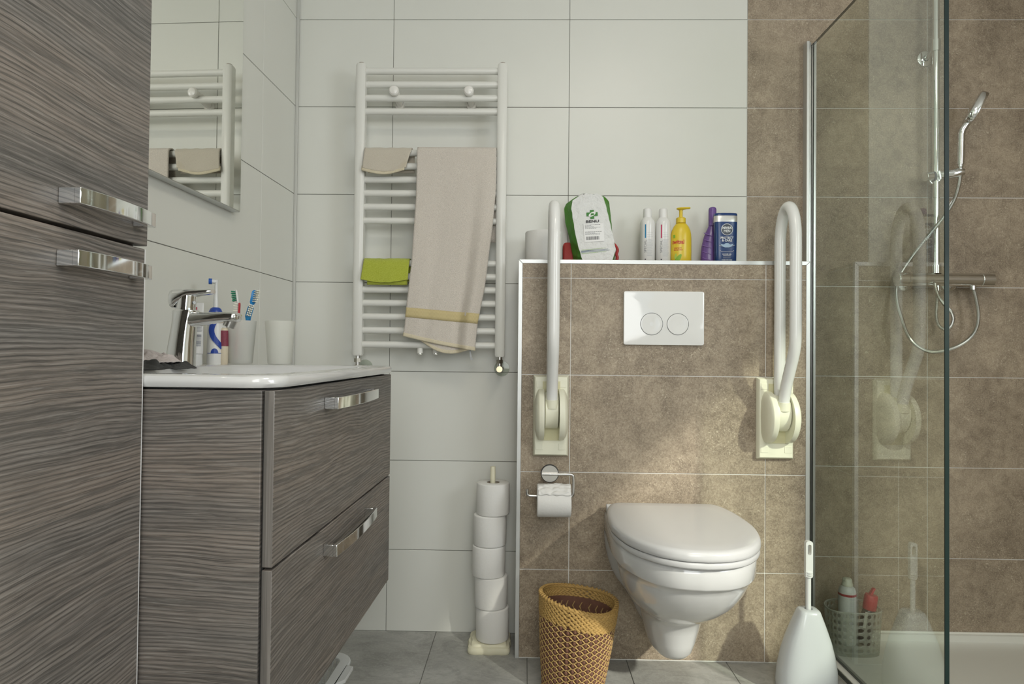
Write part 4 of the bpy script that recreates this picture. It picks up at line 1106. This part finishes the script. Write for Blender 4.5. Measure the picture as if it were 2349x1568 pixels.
obj('lettering', text_bm('BENU', .0135, lambda x, y: bagf(x*1.25+.0015, y*.8+.0225), .0004), INKB, bg, smooth=0)
bm = B(); a_ = .0
rectf(bm, bagf, -.028, .036, -.0435, .0155); obj('sticker', bm, plain('white_sticker', (.82, .82, .81), .5), bg, smooth=0)
bm = B(); random.seed(8)
for row, (y, h, n_) in enumerate(((.011, .0011, 9), (.0078, .0009, 4), (.0050, .0009, 6), (.0022, .0009, 9), (-.0006, .0009, 6), (-.0120, .0011, 9), (-.0150, .0009, 6), (-.018, .0009, 8), (-.0210, .0009, 9))):
    x = -.024
    for q in range(n_):
        wd = random.uniform(.0025, .0068); rectf(bm, bagf2, x, x+wd, y, y+h); x += wd+.0011
        if x > .030: break
x = -.022
while x < .020:
    wd = random.choice((.0005, .0009, .0013)); rectf(bm, bagf2, x, x+wd, -.0375, -.0265); x += wd+random.choice((.0006, .0010))
obj('sticker_print', bm, INKB, bg, smooth=0)
bm = B()
for y0_, th_, mat_ in ((-.0700, .0011, 0), (-.0738, .0018, 1), (-.0775, .0022, 2), (-.0812, .0011, 0)):
    n_ = 8
    f = poly(bm, [bagf(-.040+(0 if mat_ else .002), y0_), bagf(.040+.006*mat_, y0_+.004), bagf(.040+.006*mat_, y0_+.004+th_*.5), bagf(-.040, y0_+th_)]); f.material_index = mat_
obj('printed_stripes', bm, [plain('lime_ink', (.22, .42, .05), .5), INKN, plain('grey_blue_ink', (.25, .32, .36), .5)], bg, smooth=0)

# two white hair-care bottles
def white_bottle(X, ink, label, Y=-.098):
    t = thing('hair_care_bottle', label, 'bottle', (X, Y, LZ), WORLD, 'hair care bottles on the ledge')
    r = .0242
    bm = B(); lathe(bm, [(0, 0), (r-.002, 0), (r, .002), (r, .125), (r-.0005, .131), (r-.003, .139), (r-.008, .1455), (.0135, .149), (0, .149)], (X, Y, LZ), seg=40, cap0=False, cap1=False)
    obj('bottle_body', bm, plain('white_bottle_plastic', (.76, .755, .735), .22), t, smooth=45)
    bm = B(); lathe(bm, [(.0137, .1485), (.0140, .150), (.0138, .172), (.0128, .1765), (.0095, .179), (0, .1795)], (X, Y, LZ), seg=32, cap0=False, cap1=False)
    obj('cap', bm, plain('white_cap_plastic', (.78, .775, .755), .35), t, smooth=45)
    fn = on_cyl((X, Y, LZ), r, math.radians(-90), .0004)
    bm = B(); rectf(bm, fn, -.0125, -.0085, .080, .123); obj('colour_strip', bm, ink, t, smooth=0)
    obj('lettering', text_bm('SPECIAL', .0102, lambda x, y: fn(-.0105-y, .053+x*1.12)), plain('grey_letter_ink', (.20, .20, .22), .5), t, smooth=0)
    bm = B()
    for (y0_, y1_, st) in ((.078, .096, .0060), (.020, .075, .0028)):
        y = y1_
        while y > y0_:
            rectf(bm, fn, -.006, .0085+.007*random.random(), y, y+.0007, 3); y -= st
    obj('printed_text', bm, plain('pale_grey_ink', (.42, .44, .46), .5), t, smooth=0)
    bm = B(); cc = [fn(-.0105+.0022*math.cos(a), .0115+.0022*math.sin(a)) for a in [2*PI*k/12 for k in range(12)]]; poly(bm, cc); obj('dot', bm, plain('dark_dot_'+ink.name, (.06, .05, .06), .5), t, smooth=0)
white_bottle(.3905, plain('blue_strip_ink', (.02, .22, .42), .4), 'white bottle with a blue strip and vertical lettering on the ledge')
white_bottle(.4415, plain('pink_strip_ink', (.55, .06, .14), .4), 'white bottle with a pink-red strip and vertical lettering on the ledge', -.096)

# yellow pump bottle
YEL = plain('yellow_plastic', (.72, .53, .035), .3); YX, YY = .4975, -.102
yb_ = thing('pump_bottle', 'yellow shampoo pump bottle with red lettering on the ledge', 'bottle', (YX, YY, LZ))
bm = B(); lathe(bm, [(0, 0), (.0305, 0), (.0325, .0025), (.0330, .03), (.0328, .080), (.0320, .095), (.0295, .107), (.0240, .119), (.0175, .1275), (.0135, .1315), (0, .1315)], (YX, YY, LZ), seg=44, sy=.72, cap0=False, cap1=False); obj('bottle_body', bm, YEL, yb_, smooth=60)
bm = B(); lathe(bm, [(.0152, .1305), (.0156, .133), (.0152, .146), (.0120, .149), (.0065, .150), (.0056, .153), (.0056, .172), (.0085, .173), (.0090, .176)], (YX-.001, YY, LZ), seg=30, cap1=True); obj('pump_collar', bm, YEL, yb_, smooth=40)
bm = B(); rings = []
for dx, z_, hw_, hh in ((-.0155, .1765, .004, .0018), (-.0135, .1765, .0085, .0030), (-.004, .1768, .0115, .0040), (.007, .1775, .0095, .0040), (.017, .1785, .0050, .0034), (.0265, .1790, .0042, .0034), (.0275, .1788, .0032, .0026)):
    rings.append([(YX+dx, YY-.004+hw_*math.cos(2*PI*k/14), LZ+z_+hh*math.sin(2*PI*k/14)) for k in range(14)])
loft(bm, rings); obj('pump_head', bm, YEL, yb_, smooth=60)
def yf(off=.0006, dx=0):
    def fn(x, y):
        a = math.radians(-90)+(x+dx)/.0305; q = .0330+off
        return (YX+q*math.cos(a), YY+q*.72*math.sin(a), LZ+y)
    return fn
RED = plain('red_letter_ink', (.55, .045, .03), .45); GRN = plain('green_leaf_ink', (.23, .42, .03), .5); GRN2 = plain('leaf_highlight', (.42, .56, .10), .5)
obj('lettering', text_bm('zwitsal', .0165, lambda x, y: yf(.0006, -.0145)(x*.86, y*1.1+.067), .0005), RED, yb_, smooth=0)
obj('lettering', text_bm('shampoo', .0062, lambda x, y: yf(.0006, -.0145)(x, y+.048), .0002), RED, yb_, smooth=0)
obj('lettering', text_bm('shampooing', .0056, lambda x, y: yf(.0006, -.0135)(x, y+.042), .0002), RED, yb_, smooth=0)
bm = B(); rectf(bm, yf(.0006), -.030, -.0225, .080, .090, 3); obj('green_patch', bm, GRN, yb_, smooth=0)
def leaf(c, L_, W_, ang, off):
    bm = B(); P = []
    for k in range(24):
        a = 2*PI*k/24; x = L_*math.cos(a); y = W_*math.sin(a)*(1-.25*math.cos(a))
        P.append(yf(off)(c[0]+x*math.cos(ang)-y*math.sin(ang), c[1]+x*math.sin(ang)+y*math.cos(ang)))
    for k in range(1, 12):
        i0, i1, j0, j1 = k, k+1, 24-k, 23-k
        if i1 <= 12: poly(bm, [P[i0], P[i1], P[j1], P[j0 % 24]])
    return bm
obj('leaf_print', leaf((-.013, .014), .0165, .0068, math.radians(58), .0006), GRN, yb_, smooth=0)
obj('leaf_print', leaf((-.021, .022), .0090, .0035, math.radians(80), .0010), GRN2, yb_, smooth=0)

# purple bottle
PUR = plain('purple_plastic', (.16, .085, .30), .22); PX, PYY = .6065, -.070
pu = thing('shampoo_bottle', 'purple bottle with a tall cap half hidden behind the blue shower gel', 'bottle', (PX, PYY, LZ))
bm = B(); rings = []
for z_, l_, r_ in ((0, -.0345, .030), (.003, -.0370, .032), (.03, -.0375, .033), (.06, -.0350, .033), (.085, -.0300, .030), (.105, -.0230, .025), (.12, -.0160, .018), (.128, -.0128, .0135), (.130, -.0125, .0125)):
    c_ = (l_+r_)/2; h_ = (r_-l_)/2; rings.append([(PX+c_+h_*math.cos(2*PI*k/28), PYY+h_*.55*math.sin(2*PI*k/28), LZ+z_) for k in range(28)])
loft(bm, rings); obj('bottle_body', bm, PUR, pu, smooth=60)
bm = B()
for k in range(5):
    z_ = .016+k*.020; P = []
    for q in range(7):
        zz_ = z_+.010-.0022*q; hw2 = .0345-.0002*zz_*100*(zz_ > .07); cx2 = -.002
        an = math.radians(196+q*11); P.append((PX+cx2+hw2*math.cos(an)*(1 if zz_ < .08 else .88), PYY+hw2*.56*math.sin(an)*(1 if zz_ < .08 else .88), LZ+zz_))
    tube(bm, P, [.0004, .0012, .0018, .0020, .0018, .0012, .0004], 6)
obj('ribs', bm, plain('light_purple_plastic', (.24, .14, .42), .25), pu, smooth=60)
bm = B(); lathe(bm, [(.0125, .129), (.0128, .132), (.0126, .182), (.0115, .187), (.008, .1895), (0, .190)], (PX, PYY, LZ), seg=28, cap1=False); obj('cap', bm, PUR, pu, smooth=50)

# blue shower gel
NB = plain('navy_plastic', (.012, .045, .16), .25); NX, NY = .6345, -.115
ng = thing('shower_gel_bottle', 'navy blue shower gel bottle with a silver neck band on the ledge', 'bottle', (NX, NY, LZ))
def nring(z_, hw_, hd): return [(NX+hw_*math.copysign(abs(math.cos(t))**.6, math.cos(t)), NY+hd*math.copysign(abs(math.sin(t))**.6, math.sin(t)), LZ+z_) for t in [2*PI*k/36 for k in range(36)]]
bm = B(); loft(bm, [nring(0, .0325, .015), nring(.002, .0335, .016), nring(.03, .0340, .0165), nring(.07, .0348, .0168), nring(.11, .0356, .0168), nring(.131, .0360, .0162)]); obj('bottle_body', bm, NB, ng, smooth=50)
bm = B(); loft(bm, [nring(.131, .0362, .0160), nring(.133, .0363, .0160), nring(.150, .0364, .0155), nring(.151, .0360, .0150)]); obj('neck_band', bm, plain('silver_band', (.62, .62, .60), .3, .6), ng, smooth=50, label='silver neck band')
bm = B(); loft(bm, [nring(.151, .0358, .0150), nring(.1515, .0365, .0156), nring(.1575, .0362, .0153), nring(.1595, .0340, .013), nring(.160, .02, .008)]); obj('cap', bm, NB, ng, smooth=50)
NFY = NY-.0178
nf = lambda x, y: (NX+x, NFY, LZ+y); nf2 = lambda x, y: (NX+x, NFY-.0003, LZ+y)
WI = plain('white_letter_ink', (.72, .74, .76), .4); nc = (.0, .106)
bm = B()
for k in range(40):
    a, b_ = 2*PI*k/40, 2*PI*(k+1)/40
    poly(bm, [nf(.0185*math.cos(a), nc[1]+.0185*math.sin(a)), nf(.0170*math.cos(a), nc[1]+.0170*math.sin(a)), nf(.0170*math.cos(b_), nc[1]+.0170*math.sin(b_)), nf(.0185*math.cos(b_), nc[1]+.0185*math.sin(b_))])
obj('badge_ring', bm, WI, ng, smooth=0)
bm = B(); poly(bm, [nf(.0168*math.cos(2*PI*k/40), nc[1]+.0168*math.sin(2*PI*k/40)) for k in range(40)]); obj('badge', bm, plain('dark_grey_badge', (.05, .06, .08), .4), ng, smooth=0)
for s_, z_, sz, bd in (('NIVEA', .1105, .0108, .0005), ('MEN', .1005, .0108, .0003), ('PROTECT', .0790, .0098, .0003), ('& CARE', .0710, .0098, .0003), ('SHOWER GEL', .0275, .0048, .0001)):
    obj('lettering', text_bm(s_, sz, lambda x, y, z_=z_: nf2(x*.96, y+z_), bd), WI, ng, smooth=0)
bm = B()
for (x0, y0, x1, y1) in ((-.024, .0555, -.008, .0500), (-.008, .0500, .008, .0500), (.008, .0500, .024, .0560), (-.022, .0390, -.015, .0345), (-.015, .0345, .015, .0345), (.015, .0345, .022, .0390)):
    poly(bm, [nf(x0, y0), nf(x1, y1), nf(x1, y1+.0009), nf(x0, y0+.0009)])
for y in (.0235, .0215, .0155):
    poly(bm, [nf(-.012, y), nf(.012, y), nf(.012, y+.0007), nf(-.012, y+.0007)])
for k in range(9): rectf(bm, nf, -.016+k*.0037, -.0135+k*.0037, .0085, .0105)
obj('printed_lines', bm, WI, ng, smooth=0)
bm = B()
P = [(-.0215, .0600), (-.010, .0580), (-.004, .0625), (.004, .0625), (.010, .0580), (.0215, .0605), (.014, .0520), (.006, .0490), (-.006, .0490), (-.014, .0520)]
poly(bm, [nf2(*p) for p in P]); obj('water_splash', bm, plain('pale_blue_ink', (.36, .50, .66), .35), ng, smooth=0)

# ================================================================ SHOWER SCREEN, TRAY
sc_ = thing('shower_screen', 'clear glass shower screen fixed upright beside the half wall', 'shower screen', (.948, -.35, .03))
GX = .948
bm = B(); box(bm, GX-.004, GX+.004, -.7060, -.018, .034, 1.971); obj('glass_pane', bm, PANE, sc_, smooth=0)
bm = B(); box(bm, GX-.0046, GX+.0046, -.7095, -.7062, .034, 1.9715); obj('polished_edge', bm, GREEN_EDGE, sc_, smooth=0, label='dark green polished vertical edge')
bm = B(); box(bm, GX-.0040, GX+.0040, -.7062, -.018, 1.9712, 1.9724); obj('polished_edge', bm, GREEN_EDGE, sc_, smooth=0)
bm = B(); box(bm, GX-.0205, GX-.0110, -.030, -.0006, .030, 1.985); obj('wall_profile', bm, ALU, sc_, bevel=.0012, label='bright aluminium wall profile')
bm = B(); box(bm, GX-.0108, GX-.0042, -.026, -.0006, .030, 1.983); box(bm, GX+.0042, GX+.012, -.026, -.0006, .030, 1.983); obj('wall_profile', bm, plain('grey_profile_metal', (.40, .41, .40), .3, .9), sc_, bevel=.001)
bm = B(); box(bm, GX-.006, GX+.006, -.7050, -.02, .0284, .0338); obj('bottom_seal', bm, plain('dark_seal', (.06, .07, .06), .4), sc_)

TRAY = plain('white_tray', (.70, .70, .64), .22)
bm = B()
def tr(x0, x1, y0, y1, z, r=.015): return [(x, y, z) for x, y in rrect(x0, x1, y0, y1, r, 4)]
X0, X1, Y0, Y1 = .925, 1.885, -1.02, -.0015
loft(bm, [tr(X0, X1, Y0, Y1, .0), tr(X0, X1, Y0, Y1, .0255), tr(X0+.003, X1-.003, Y0+.003, Y1-.003, .028), tr(X0+.028, X1-.014, Y0+.03, Y1-.012, .028, .02), tr(X0+.031, X1-.017, Y0+.033, Y1-.015, .026, .02),
          tr(X0+.036, X1-.020, Y0+.038, Y1-.018, .0065, .03), tr(X0+.042, X1-.026, Y0+.044, Y1-.026, .0030, .03), tr(X0+.085, X1-.06, Y0+.08, Y1-.062, .0022, .05), tr(X0+.2, X1-.2, Y0+.2, Y1-.2, .0012, .05)])
ty = obj('shower_tray', bm, TRAY, base=(1.4, -.5, 0), smooth=40); tag(ty, 'low white shower tray on the floor behind the glass screen', 'shower tray')
bm = B(); box(bm, X0, X1, -.0085, -.0012, .026, .0335); obj('silicone_bead', bm, plain('white_silicone', (.80, .79, .72), .5), ty, frame=WORLD, bevel=.002)
bm = B(); box(bm, X0-.0035, X0-.0005, Y0, -.003, .012, .024); obj('edge_seal', bm, plain('dark_seal', (.06, .07, .06), .4), ty, frame=WORLD)
obj('conformity_mark', text_bm('CE', .011, lambda x, y: (.955+x*.3, -.215+y, .0262)), INKB, ty, frame=WORLD, smooth=0)

# ================================================================ SHOWER SET
PX0, PY0 = 1.3310, -.062
sm = thing('shower_mixer', 'chrome thermostatic shower mixer bar on the brown tiled wall', 'shower mixer', (1.357, 0, 1.19))
bm = B(); cyl(bm, (1.2375, PY0, 1.190), (1.470, PY0, 1.190), .0212, 32); obj('mixer_body', bm, CHROME, sm)
for a, b_ in ((1.2045, 1.2370), (1.4705, 1.5095)):
    bm = B(); cyl(bm, (a, PY0, 1.190), (b_, PY0, 1.190), .0222, 32); obj('control_knob', bm, CHROME, sm, bevel=.0015)
for X in (1.262, 1.408):
    bm = B(); lathe(bm, [(.030, 0), (.030, .004), (.026, .010), (.016, .014), (.015, .05)], (X, -.0006, 1.186), axis=(0, -1, 0), seg=32, cap1=False); obj('wall_rosette', bm, CHROME, sm)
bm = B(); cyl(bm, (PX0, PY0, 1.210), (PX0, PY0, 1.236), .0150, 24); obj('riser_socket', bm, CHROME, sm)
bm = B(); cyl(bm, (1.449, PY0, 1.171), (1.4495, PY0, 1.158), .0085, 16); cyl(bm, (1.334, PY0, 1.170), (1.334, PY0, 1.148), .0095, 12); obj('hose_outlet', bm, CHROME, sm)

rl = thing('shower_rail', 'vertical chrome shower riser pipe with wall bracket above the mixer', 'shower rail', (PX0, 0, 1.236))
bm = B(); cyl(bm, (PX0, PY0, 1.236), (PX0, PY0, 2.30), .0105, 24); obj('riser_pipe', bm, CHROME, rl)
bm = B(); cyl(bm, (PX0, PY0, 1.935), (PX0, PY0, 1.972), .0135, 24); obj('collar', bm, CHROME, rl)
bm = B(); lathe(bm, [(.0265, 0), (.0265, .002), (.0245, .0035), (.010, .0045), (.0095, .006)], (1.333, -.0006, 1.938), axis=(0, -1, 0), seg=32, cap1=False); tube(bm, [(1.333, -.008, 1.938), (1.3325, -.03, 1.941), (PX0, PY0, 1.948)], .0085, 14); obj('bracket_arm', bm, CHROME, rl, smooth=60)
bm = B(); cyl(bm, (1.296, PY0-.001, 1.524), (1.325, PY0-.001, 1.526), .0150, 28); cyl(bm, (1.309, PY0-.001, 1.511), (1.317, PY0-.001, 1.5015), .004, 12); obj('slider_knob', bm, CHROME, rl, bevel=.001)
bm = B(); cyl(bm, (1.318, PY0-.001, 1.524), (1.324, PY0-.001, 1.525), .0165, 28); obj('slider_ring', bm, plain('grey_rubber', (.15, .16, .17), .5), rl)
bm = B(); tube(bm, [(1.333, PY0-.014, 1.524), (1.365, PY0-.022, 1.527), (1.389, PY0-.030, 1.5305), (1.398, PY0-.032, 1.5315)], [.0165, .0160, .0150, .0120], 24); obj('hand_shower_bracket', bm, CHROME, rl, smooth=50)

hs_ = thing('hand_shower', 'chrome hand shower resting in the slider bracket', 'hand shower', (1.3935, -.092, 1.55))
HX = -.0065
bm = B(); tube(bm, [(1.3935+HX, -.095, 1.5475), (1.394+HX, -.095, 1.556)], .0085, 20); tube(bm, [(1.394+HX, -.095, 1.556), (1.3945+HX, -.096, 1.60), (1.3945+HX, -.098, 1.650), (1.396+HX, -.100, 1.663), (1.403+HX, -.103, 1.676), (1.411+HX, -.106, 1.688)], [.0105, .0108, .0108, .0108, .0105, .0100], 24); obj('shower_handle', bm, CHROME, hs_, smooth=50)
bm = B(); nH = Vector((.84, -.30, -.46)).normalized(); cH = Vector((1.432+HX, -.110, 1.729))
up = Vector((.50, 0, .86)); e1 = (up-nH*up.dot(nH)).normalized(); e2 = nH.cross(e1)
rings = []
for d_, r_, k_ in ((-.0155, .020, 1.5), (-.0145, .036, 1.42), (-.011, .0405, 1.36), (.006, .0420, 1.32), (.0095, .0405, 1.32), (.010, .02, 1.3)):
    rings.append([cH+nH*d_+e1*(r_*k_*math.copysign(abs(math.cos(2*PI*k/36))**.8, math.cos(2*PI*k/36)))+e2*(r_*math.copysign(abs(math.sin(2*PI*k/36))**.8, math.sin(2*PI*k/36))) for k in range(36)])
loft(bm, rings); obj('spray_head', bm, CHROME, hs_, smooth=50)

def hose_mat():
    t = NT('ribbed_metal_hose'); t.b.inputs['Metallic'].default_value = 1; t.b.inputs['Roughness'].default_value = .22; t.color((.70, .70, .68)); return t.m
HOSE = hose_mat()
def ribbed(path, r, step=.0032):
    P = spline(path, 12); L_ = [0]
    for a, b_ in zip(P, P[1:]): L_.append(L_[-1]+(b_-a).length)
    out, rad_ = [], []; n = int(L_[-1]/(step/2)); i = 0
    for k in range(n+1):
        s = L_[-1]*k/n
        while i < len(P)-2 and L_[i+1] < s: i += 1
        out.append(P[i].lerp(P[i+1], (s-L_[i])/max(1e-9, L_[i+1]-L_[i]))); rad_.append(r if k % 2 else r*.78)
    bm = B(); tube(bm, out, rad_, 10); return bm
h1 = ribbed([(1.4490, PY0, 1.166), (1.458, PY0, 1.13), (1.466, PY0, 1.08), (1.460, PY0, 1.035), (1.435, PY0-.003, 1.000), (1.395, PY0-.006, .974), (1.345, PY0-.008, .958), (1.300, PY0-.010, .957), (1.258, PY0-.012, .978), (1.230, PY0-.015, 1.012), (1.2200, PY0-.004, 1.058), (1.2190, PY0+.020, 1.11), (1.2240, PY0+.036, 1.160), (1.2360, PY0+.037, 1.205), (1.2540, PY0+.020, 1.250), (1.280, PY0-.018, 1.310), (1.330, PY0-.034, 1.382), (1.366, PY0-.034, 1.440), (1.381, PY0-.034, 1.488), (1.3865, PY0-.034, 1.525), (1.3873, PY0-.034, 1.549)], .0065)
o = obj('shower_hose', h1, HOSE, base=(1.33, PY0, .955), smooth=0); tag(o, 'long ribbed chrome hose looping from the mixer up to the hand shower', 'hose')
h2 = ribbed([(1.3340, PY0, 1.150), (1.334, PY0, 1.128), (1.3305, PY0-.002, 1.098), (1.3285, PY0-.004, 1.068), (1.336, PY0-.006, 1.040), (1.354, PY0-.008, 1.028), (1.372, PY0-.008, 1.038), (1.380, PY0-.008, 1.062), (1.372, PY0-.010, 1.085), (1.350, PY0-.016, 1.105), (1.328, PY0-.022, 1.128), (1.3175, PY0-.022, 1.155), (1.3165, PY0-.018, 1.176)], .0060)
o = obj('shower_hose', h2, HOSE, base=(1.35, PY0, 1.03), smooth=0); tag(o, 'short ribbed chrome hose looped beneath the mixer bar', 'hose')

# ================================================================ CADDY AND BOTTLES IN THE TRAY
cb = thing('suction_caddy', 'milky clear perforated plastic caddy standing in the shower tray corner', 'caddy', (1.050, -.092, .0034))
bm = B()
def cad(a, z):
    # half-oval front, flat back; a in 0..1 walks left back -> front -> right back -> flat back
    k = lerp(.92, 1.0, z/.14)
    an = 2*PI*a
    x = .0835*k*math.copysign(abs(math.cos(an))**.75, math.cos(an)); y = .048*k*math.copysign(abs(math.sin(an))**.75, math.sin(an))
    return Vector((1.050-x, -.092-y, .0034+z))
NCc, NRr = 26, 6; ztop, hh = .125, .125/6.6
def cadz(a, z): return cad(a, z)+Vector((0, 0, 0.010*max(0, math.sin(-2*PI*a))*(z/.14)))
for i in range(NCc):
    for j in range(NRr):
        a0, a1 = i/NCc, (i+1)/NCc; z0, z1 = .008+j*.0215, .008+(j+1)*.0215
        am, zm = (a0+a1)/2, (z0+z1)/2; n_ = 12; ra, rz = (a1-a0)*.31, .0060
        outer = []; innr = []
        for k in range(n_):
            t = 2*PI*k/n_+PI/4; c_, s_ = math.cos(t), math.sin(t); m_ = max(abs(c_), abs(s_))
            outer.append(bm.verts.new(cadz(am+(a1-a0)/2*c_/m_, zm+(z1-z0)/2*s_/m_))); innr.append(bm.verts.new(cadz(am+ra*c_, zm+rz*s_)))
        for k in range(n_):
            bm.faces.new((outer[k], outer[(k+1) % n_], innr[(k+1) % n_], innr[k]))
bmesh.ops.remove_doubles(bm, verts=bm.verts, dist=.0002)
obj('perforated_wall', bm, CADDYM, cb, smooth=60, solid=.0016)
bm = B(); P = [cadz(k/60, .1375) for k in range(60)]; tube(bm, P+[P[0]], .0022, 8); obj('caddy_rim', bm, mat_frost('milky_rim', (.72, .74, .68), .4, .35), cb, smooth=60)
bm = B(); loft(bm, [[cad(k/40, 0) for k in range(40)], [cad(k/40, .0212) for k in range(40)]]); obj('caddy_floor', bm, CADDYM, cb)
CZ = .0118+.0130
sp2 = thing('spray_can', 'white spray can with a red band standing in the clear caddy', 'spray can', (1.036, -.085, CZ))
cc = (1.036, -.085, CZ)
bm = B(); lathe(bm, [(0, 0), (.023, 0), (.0255, .003), (.0262, .008), (.0262, .160), (.0255, .167), (.0225, .176), (.0175, .182), (.0155, .184), (0, .184)], cc, seg=36, cap0=False, cap1=False); obj('can_body', bm, plain('white_can', (.68, .69, .68), .3), sp2, smooth=50)
bm = B(); lathe(bm, [(.0266, .154), (.0268, .1545), (.0268, .1605), (.0264, .161)], cc, seg=36, cap0=False, cap1=False); obj('red_band', bm, plain('dull_red_print', (.40, .05, .06), .45), sp2)
bm = B(); lathe(bm, [(.0168, .183), (.0172, .186), (.0165, .189), (.0150, .192), (.0140, .204), (.0105, .207), (0, .2075)], cc, seg=30, cap0=False, cap1=False); cyl(bm, (cc[0]-.004, cc[1]-.006, CZ+.200), (cc[0]-.013, cc[1]-.008, CZ+.206), .005, 12); obj('spray_nozzle', bm, plain('cream_nozzle', (.66, .66, .56), .4), sp2, smooth=50)
fnc = on_cyl(cc, .0262, math.radians(-90-20), .0004); bm = B(); y = .150
while y > .06:
    if random.random() > .12: rectf(bm, fnc, .004, .026, y, y+.0007, 4)
    y -= .0024
obj('printed_text', bm, plain('pale_grey_ink', (.42, .44, .46), .5), sp2, smooth=0)
gl_ = thing('upside_down_bottle', 'black bottle with a red flip cap leaning in the clear caddy', 'bottle', (1.093, -.085, CZ))
ax = Vector((.16, 0, 1)).normalized(); cb0 = (1.088, -.085, CZ)
bm = B(); lathe(bm, [(0, 0), (.017, 0), (.0195, .004), (.0205, .04), (.0205, .095), (.018, .108), (.015, .113), (0, .113)], cb0, axis=tuple(ax), seg=30, cap0=False, cap1=False); obj('bottle_body', bm, plain('black_gloss', (.02, .022, .025), .25), gl_, smooth=50)
bm = B(); lathe(bm, [(.0185, .110), (.0200, .112), (.0200, .150), (.0180, .157), (0, .158)], cb0, axis=tuple(ax), seg=30, cap0=True, cap1=False)
cap_ = obj('cap', bm, plain('red_cap', (.48, .035, .05), .35), gl_, smooth=50)
tip = Vector(cb0)+ax*.157; bm = B(); loft(bm, [[tip+Vector((-.005+dx, dy, -.002)) for dx, dy in ((-.004, -.007), (.004, -.007), (.004, .007), (-.004, .007))], [tip+Vector((.008+dx, dy, .021)) for dx, dy in ((-.004, -.006), (.003, -.006), (.003, .006), (-.004, .006))]])
bmesh.ops.recalc_face_normals(bm, faces=bm.faces); obj('flip_tab', bm, plain('red_cap', (.48, .035, .05), .35), cap_, bevel=.001)
bm = B(); fb = on_cyl((1.088+.01, -.085, CZ), .0208, math.radians(-90-45), .0006); rectf(bm, lambda x, y: tuple(Vector(fb(x, y))+Vector((.16*(y-.06), 0, 0))), -.004, .004, .055, .105, 2); obj('label', bm, plain('white_label', (.7, .7, .68), .5), gl_, smooth=0)

# printed words for the shower gel read from the room; fittings added above the ceiling fill lights
for X, Y in ((.45, -1.75), (.1, -2.85)):
    bm = B(); lathe(bm, [(.30, 0), (.30, .03), (.29, .035), (0, .035)], (X, Y, CEIL-.035), seg=40, cap0=False, cap1=False)
    o = obj('added_ceiling_lamp', bm, WPL, base=(X, Y, CEIL-.035)); tag(o, 'added round flat white fill lamp on the ceiling ' + ('near the toilet' if X > .3 else 'near the rear wall'), 'lamp', 'added ceiling lamps')
